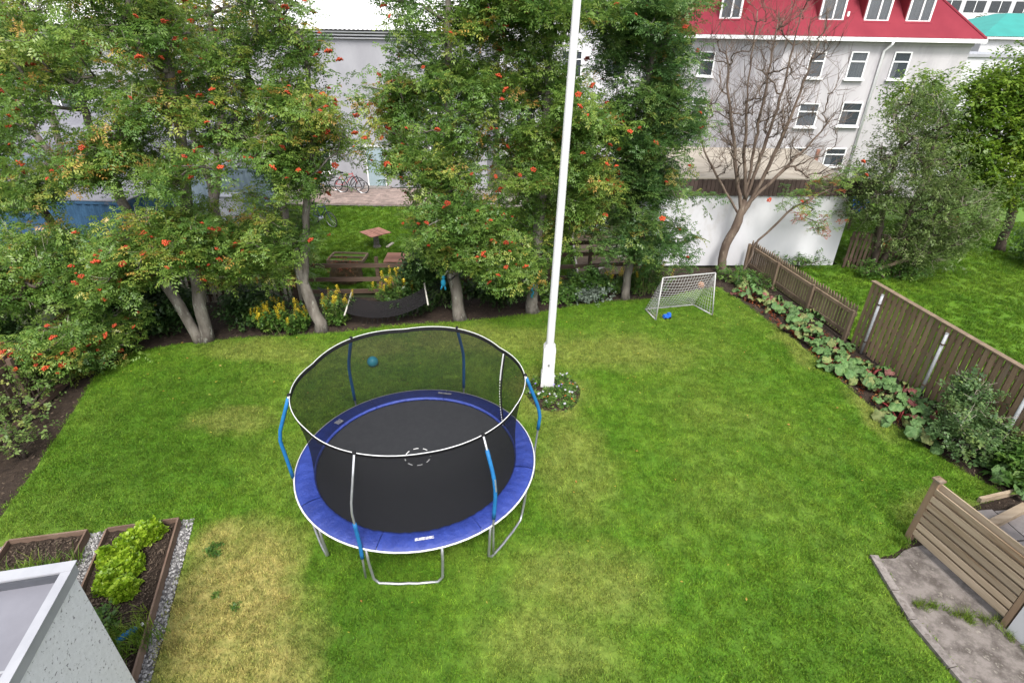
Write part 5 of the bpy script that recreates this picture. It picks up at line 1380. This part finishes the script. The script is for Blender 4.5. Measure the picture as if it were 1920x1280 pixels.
tree('bare_tree', 'almost leafless brown tree behind the goal before garage', stems_,
     .135, [((7.2, 17.5, 6.3), (2.1, 1.2, 1.9), 3), ((6.2, 17.4, 4.4), (1.2, .9, 1.2), .9), ((8.6, 17.4, 4.8), (1.3, .9, 1.1), .9), ((7.2, 17.4, 4.2), (1.4, .9, 1.2), .8), ((9.3, 17.2, 3.6), (1.1, .6, .6), .35)], 520, None, TR, 0, 109, bark='bark_bare', twigs=4, twd=(.34, .55), updip=1.3, r_tip=.0062, p_exp=.50, seg=.22, twl=(.3, .75))
tree('rowan_sapling', 'low leafy shoot with withered red leaves over the garage wall', [[(7.6, 17.2, -.05), (7.9, 17.15, 1.2), (8.6, 17.0, 2.3), (9.6, 16.9, 3.0)]],
     .035, [((8.9, 17.0, 2.5), (.75, .3, .45), 1), ((9.7, 16.9, 1.75), (.35, .25, .22), .35), ((9.9, 17.0, 3.3), (.7, .3, .6), .7)], 22, 'rowan', TR, 5, 110, 4, bark='bark_bare', spread=.16, rust=6, smin=.6, smax=.9)
tree('willow_bush', 'grey green willow bush leaning over the side lawn', [[(12.3, 17.7, -.05), (12.2, 17.7, .9), (12.0, 17.8, 2.2), (11.8, 17.8, 4.0)], [(12.5, 17.7, -.05), (13.2, 17.7, 1.1), (13.9, 17.7, 2.4), (14.2, 17.7, 3.4)], [(12.4, 17.6, -.05), (12.7, 17.6, 1.4), (12.8, 17.6, 3.0), (12.7, 17.6, 4.6)]],
     .10, [((12.3, 17.7, 3.2), (1.6, 1.2, 1.4), 2.2), ((14.0, 17.5, 2.1), (1.5, 1.1, 1.1), 1.8), ((12.0, 17.6, 4.9), (.9, .9, .9), .7), ((13.3, 17.3, 1.1), (1.4, .8, .6), .9), ((11.3, 17.7, 2.6), (.8, .8, 1.0), .6)], 430, 'willow', TW, 10, 111, bark='bark_dark', twigs=2, spread=.24, rust=7)
tree('leafy_tree', 'bright green leafy tree at right edge of side lawn', [[(18.6, 20.2, -.05), (18.4, 20.2, 1.5), (17.9, 20.2, 3.4), (17.4, 20.2, 5.6)], [(18.4, 20.2, 1.6), (17.0, 20.0, 3.0), (16.2, 20.0, 4.6)]],
     .15, [((16.3, 20.0, 4.1), (1.7, 1.4, 1.6), 1.7), ((18.3, 20.2, 4.5), (1.9, 1.4, 1.9), 1.8), ((16.6, 20.0, 5.9), (1.4, 1.2, .9), .9), ((17.4, 19.9, 2.5), (1.4, 1.1, .7), .6), ((15.4, 19.8, 3.3), (1.2, 1.0, 1.2), .9), ((15.2, 19.8, 5.2), (.9, .8, .7), .4)], 370, 'bright', TB, 9, 112, bark='bark_dark', spread=.28, smin=.9, smax=1.4)
tree('leafy_tree', 'loose pale green sapling rising above the willow bush', [[(13.2, 19.4, -.05), (13.0, 19.4, 2.0), (12.9, 19.4, 4.5), (12.9, 19.4, 6.0)]],
     .05, [((13.0, 19.4, 5.2), (.95, .7, .95), 1)], 55, 'bright', TB, 6, 113, bark='bark_dark', spread=.2)
tree('background_tree', 'dark green far tree between red roof and turquoise roof', [[(48, 66, 0), (48, 66, 4), (48, 66, 6.5)]], .3, [((48, 66, 5.6), (7, 3, 2.3), 1)], 160, 'shrub', TB, 9, 114, bark='bark_dark', spread=.7, smin=3, smax=5)
tree('background_tree', 'dark green shrub at foot of far right tree', [[(19.6, 18.6, 0), (19.6, 18.6, .6)]], .05, [((19.4, 18.3, .7), (1.6, 1.2, .7), 1)], 90, 'shrub', TS, 8, 115, bark='bark_dark', spread=.25, cat='shrub')
tree('background_tree', 'green tree crown behind the left gable of red roofed house', [[(11.2, 47, 0), (11.2, 47, 5), (11.2, 47, 9)]], .25, [((11.0, 47, 8.2), (2.0, 2, 2.2), 1)], 110, 'rowan_yellow', TB, 8, 116, bark='bark_dark', spread=.5, smin=2, smax=3.2)

# shrubs under the trees
def shrub(name, label, x, y, rx, ry, h, mat, tm, n, per, seed, z0=.5, cat='shrub', **k):
    return tree(name, label, [[(x, y, -.05), (x, y, h * .3)], [(x + .1, y, -.05), (x + rx * .3, y, h * .4)], [(x - .1, y, -.05), (x - rx * .3, y, h * .4)]], .03, [((x, y, h * z0), (rx, ry, h * .5), 1)], n, mat, tm, per, seed, bark='bark_dark', cat=cat, spread=.15, **k)
shrub('dark_shrub', 'dark shrub in shade left of twin trunk rowan', -8.95, 12.75, .8, .5, 1.3, 'shrub', TS, 80, 8, 201)
shrub('dark_shrub', 'dark shrub in deepest shade beneath left hanging rowan', -10.0, 13.2, .9, .6, 1.6, 'shrub', TS, 90, 8, 202)
shrub('dark_shrub', 'dark shrub between twin trunk rowan and yellow loosestrife', -7.0, 13.2, .7, .5, .9, 'shrub', TS, 60, 8, 203)
shrub('dark_shrub', 'bushy green shrub at right end of hammock', -2.3, 14.5, .75, .5, 1.75, 'shrub', TS, 130, 9, 204)
shrub('dark_shrub', 'low shrub in bed between the two middle trunks', -.4, 14.8, .9, .4, .8, 'shrub', TS, 70, 8, 205)
shrub('dark_shrub', 'low green shrub behind flagpole before rail fence', 2.3, 15.4, .6, .35, .7, 'cover', TS, 50, 8, 206)
shrub('silver_shrub', 'silvery grey low plant at lawn edge behind flagpole', 2.25, 14.95, .5, .25, .35, 'silver', TG, 60, 8, 207, cat='plant')
shrub('dark_shrub', 'low foliage at the lawn edge right of the flagpole', 1.5, 14.8, .4, .3, .5, 'cover', TG, 50, 8, 208)
shrub('dark_shrub', 'green shrub beneath hammock at lawn edge', -2.9, 13.9, .8, .3, .45, 'shrub', TG, 60, 9, 209)
shrub('dark_shrub', 'dark shrub against slat fence under hanging rowan', -10.3, 12.0, .6, .5, .9, 'shrub', TS, 60, 8, 210)
tree('green_bush', 'large bushy currant shrub in front of brown fence', [[(8.85, 8.5, -.05), (8.85, 8.5, .5)], [(8.9, 8.6, -.05), (9.1, 8.8, .7)], [(8.8, 8.4, -.05), (8.5, 8.1, .5)]], .03, [((8.95, 8.75, .75), (.45, .5, .55), 1), ((8.65, 8.3, .5), (.5, .5, .45), 1), ((9.1, 8.2, .5), (.4, .5, .45), .7), ((9.0, 9.0, 1.0), (.25, .3, .35), .4)], 150, 'currant', TG, 9, 211, bark='bark_dark', cat='shrub', spread=.12, twigs=1, smin=.7, smax=1.2)
shrub('green_bush', 'small bush below the end of brown fence by white wall', 9.35, 7.55, .5, .45, .6, 'cover', TS, 70, 8, 212)
shrub('rose_bush', 'straggly pale rose bush against the left slat fence', -9.75, 9.1, .5, .9, .8, 'rose', TG, 30, 4, 213)
shrub('rose_bush', 'straggly pale rose bush nearest the camera on left border', -9.1, 7.75, .5, .55, .75, 'rose', TG, 24, 4, 214)
shrub('rose_bush', 'thin rose shoots at far left edge of the border', -10.2, 8.1, .5, .6, .95, 'rose', TG, 24, 4, 215)
shrub('dark_shrub', 'green shrub outside the left slat fence at picture edge', -12.3, 10.6, 1.2, 1.0, 1.3, 'shrub', TS, 110, 9, 221)
shrub('ivy_patch', 'creeping green ivy along foot of white garage wall', 9.7, 17.95, 1.4, .2, .3, 'cover', TG, 70, 9, 216, cat='plant')
shrub('weed_patch', 'leafy weeds around bare tree foot and picket fence', 7.3, 16.7, .7, .6, .3, 'cover', TG, 70, 8, 217, cat='plant')
shrub('weed_patch', 'leafy green weeds inside picket fence far corner', 7.9, 16.3, .3, .8, .3, 'cover', TG, 50, 8, 218, cat='plant')
shrub('weed_patch', 'small green plants in soil by patio edge', 8.95, 6.9, .35, .3, .2, 'cover', TG, 22, 6, 219, cat='plant')
shrub('dark_shrub', 'green undergrowth along willow bush foot', 12.6, 17.2, 1.3, .4, .45, 'cover', TG, 80, 8, 220)

def loosestrife(label, x, y, rx, ry, h, n, seed):
    rng = np.random.default_rng(seed); t = thing('yellow_loosestrife', label, 'flowering plant', (x, y, 0), 0, 'yellow loosestrife clumps along the back border')
    base = np.c_[rng.uniform(-.5, .5, n) * rx, rng.uniform(-.5, .5, n) * ry, np.zeros(n)]
    lean = np.c_[base[:, 0] * 1.3 + rng.normal(0, .10, n), base[:, 1] * 1.3 - .08 + rng.normal(0, .08, n), np.zeros(n)]
    hh = h * rng.uniform(.6, 1.0, n) * (1 - .35 * (base[:, 0] / rx * 2) ** 2); mb = MB(); L = []
    for b, l, q in zip(base, lean, hh):
        tip = np.array([l[0] * 1.0, l[1], q]); mb.tube([b, (b + tip) / 2 + [0, 0, .04], tip], [.008, .006, .005], 3)
        for k in range(11): u = rng.uniform(.12, .95); L.append(b * (1 - u) + tip * u + rng.normal(0, .04, 3))
    mb.build('stems', 'stem', t)
    o = link('leaves', scatter('leaves', TG, np.array(L), 'cover', rng, .8, 1.4, .5), t); o['kind'] = 'stuff'
    tips = np.c_[lean[:, :2], hh - .06]
    for s in range(0, n):
        if rng.uniform() < .8:
            f = link('flower_spike', SPK[s % 2], t, tuple(tips[s])); f.rotation_euler = (rng.normal(0, .25), rng.normal(0, .25), 0); z = rng.uniform(.8, 1.3); f.scale = (z, z, z)
SPK = [np_mesh('flower_spike', v, q, 'yellow_flower', c) for v, q, c in TSP]
loosestrife('yellow flowering loosestrife left of the leaning rowan trunk', -6.05, 12.85, 1.1, .6, .85, 46, 301)
loosestrife('yellow flowering loosestrife right of the leaning rowan trunk', -4.75, 13.35, .5, .5, 1.0, 24, 302)
loosestrife('yellow flowering loosestrife behind the black hammock', -3.2, 14.45, 1.1, .5, 1.15, 34, 303)
loosestrife('yellow flowering loosestrife tall clump by the white garage wall', 4.15, 15.75, .9, .6, 1.5, 44, 304)
loosestrife('yellow flowering loosestrife sprigs just right of blue marked trunk', 1.1, 15.0, .4, .3, .75, 12, 305)
loosestrife('yellow flowering loosestrife sprigs left of dark slender rowan', 3.0, 15.6, .4, .3, .9, 12, 306)
# blue paint mark on the trunk
t = bpy.data.objects.get('rowan_tree.003')
mb = MB(); 
for i in range(5): mb.box((-.05 + .03 * (i % 2), -.178 - .001 * i, .62 + i * .1), (.05, .012, .10), .1 * i)
mb.build('paint_mark', 'cyan_toy', t)

# ------------------------------------------------------------------ rhubarb bed
def rhub_leaf(seed, R=.135):
    r_ = random.Random(seed); mb = MB(); n = 16
    mb.v = [(0, 0, 0)]
    for k, f in enumerate((.45, .8, 1.0)):
        for i in range(n):
            a = 2 * math.pi * i / n; q = R * f * (1 + .16 * math.cos(a) + (.13 * math.sin(a * 5 + seed) if k else 0) + r_.uniform(-.05, .05)); notch = 1 - .45 * math.exp(-((a - math.pi) / .35) ** 2)
            mb.v.append((math.cos(a) * q * notch * 1.1, math.sin(a) * q * notch, .04 * f * math.sin(a * 5 + k) * f - .18 * R * f * f + r_.uniform(-.018, .022) + (.03 if k == 0 else 0)))
    mb.f = [(0, 1 + i, 1 + (i + 1) % n) for i in range(n)] + [(1 + k * n + i, 1 + (k + 1) * n + i, 1 + (k + 1) * n + (i + 1) % n, 1 + k * n + (i + 1) % n) for k in range(2) for i in range(n)]
    return mb
RL = {m: [rhub_leaf(s).mesh('leaf', m, True) for s in (1, 2, 3)] for m in ('rhub', 'rhub_y', 'rhub_r')}
def rhubarb(label, x, y, r_, n, mix, seed, h=.35):
    rr = random.Random(seed); n = int(n * 2.8); t = thing('rhubarb_plant', label, 'rhubarb', (x, y, -.02), 0, 'rhubarb plants along the right fence')
    for i in range(n):
        a = rr.uniform(0, 6.283); q = r_ * rr.uniform(.08, 1.15) ** .8; z = h * rr.uniform(.35, 1.0) * (1.1 - .4 * q / r_)
        m = rr.choices(('rhub', 'rhub_y', 'rhub_r'), mix)[0]; end = Vector((math.cos(a) * q, math.sin(a) * q, z))
        if i % 3 == 0: MB().tube([(math.cos(a) * .04, math.sin(a) * .04, .0), end * .55 + Vector((0, 0, z * .3)), end], [.017, .014, .011], 5).build('stalk', 'stalk', t, True)
        l = link('leaf', RL[m][rr.randrange(3)], t, tuple(end + Vector((math.cos(a) * .05, math.sin(a) * .05, .01)))); s = rr.uniform(.4, 1.15)
        l.scale = (s, s * rr.uniform(.75, 1.1), s * 1.3); l.rotation_euler = (rr.uniform(-.6, .6), rr.uniform(-.1, .8), a)
G_, Y_, R_ = (9, 2, .2), (6, 4, .5), (6, 2, 1.6)
for i, (x, y, rr_, n, mx, lb) in enumerate((
        (7.25, 15.6, .40, 9, R_, 'withered pink rhubarb nearest the bare tree'), (7.75, 14.6, .42, 9, R_, 'rhubarb with withered leaves beside the second picket post'),
        (8.2, 13.9, .48, 13, (9, 2, .6), 'large green rhubarb with splayed pale stalks at picket fence'), (7.72, 13.0, .38, 9, Y_, 'small grey green rhubarb at the lawn edge'),
        (8.2, 12.25, .42, 12, (6, 2, 1.4), 'rhubarb with bright red stalks where the two fences meet'), (7.95, 11.4, .40, 11, G_, 'green rhubarb at lawn edge below red stalks'),
        (8.4, 10.9, .46, 14, G_, 'dense pale green rhubarb at the first steel post'), (8.55, 10.0, .46, 14, Y_, 'yellowing rhubarb halfway along tall brown fence'),
        (8.2, 9.35, .42, 11, (5, 4, 2), 'rhubarb with big torn leaves at the lawn edge'), (8.85, 9.35, .42, 11, (6, 4, 1), 'rhubarb with withered pink leaf near second steel post'),
        (8.25, 8.75, .36, 9, G_, 'bluish green rhubarb left of the currant bush'), (9.05, 7.5, .42, 8, G_, 'large leaved rhubarb under the white wall end'),
        (7.55, 16.45, .35, 8, G_, 'small rhubarb in the far corner by picket fence'))):
    rhubarb(lb, x, y, rr_, n, mx, 400 + i)
# fallen withered leaves on the rhubarb bed
rng = np.random.default_rng(55); P = pts_in([(6.9, 16.0), (7.7, 16.3), (8.7, 12.4), (9.2, 8.6), (8.1, 8.6), (7.7, 11.2), (7.5, 12.9)], 260, rng)
o = link('fallen_leaves', scatter('fallen_leaves', TG, np.c_[P, np.full(len(P), .02)], 'rust', rng, .6, 1.3, .25)); o['kind'] = 'stuff'

rng = np.random.default_rng(56); P = pts_in(lawn_poly, 900, rng)
w_ = np.exp(-np.maximum(0, 12.6 - P[:, 1]) / 2.2) + .06; P = P[rng.uniform(0, 1, len(P)) < w_]
one = [(np.array([[-.03, 0, .004], [0, .014, .012], [.03, 0, .004], [0, -.014, .010]]), np.array([[0, 1, 2, 3]]), np.full(4, .5))]
o = link('lawn_leaves', scatter('lawn_leaves', one, np.c_[P, np.full(len(P), .04)], 'rowan_yellow', rng, .6, 1.2, .3, rng.uniform(.6, 1, len(P)))); o['kind'] = 'stuff'
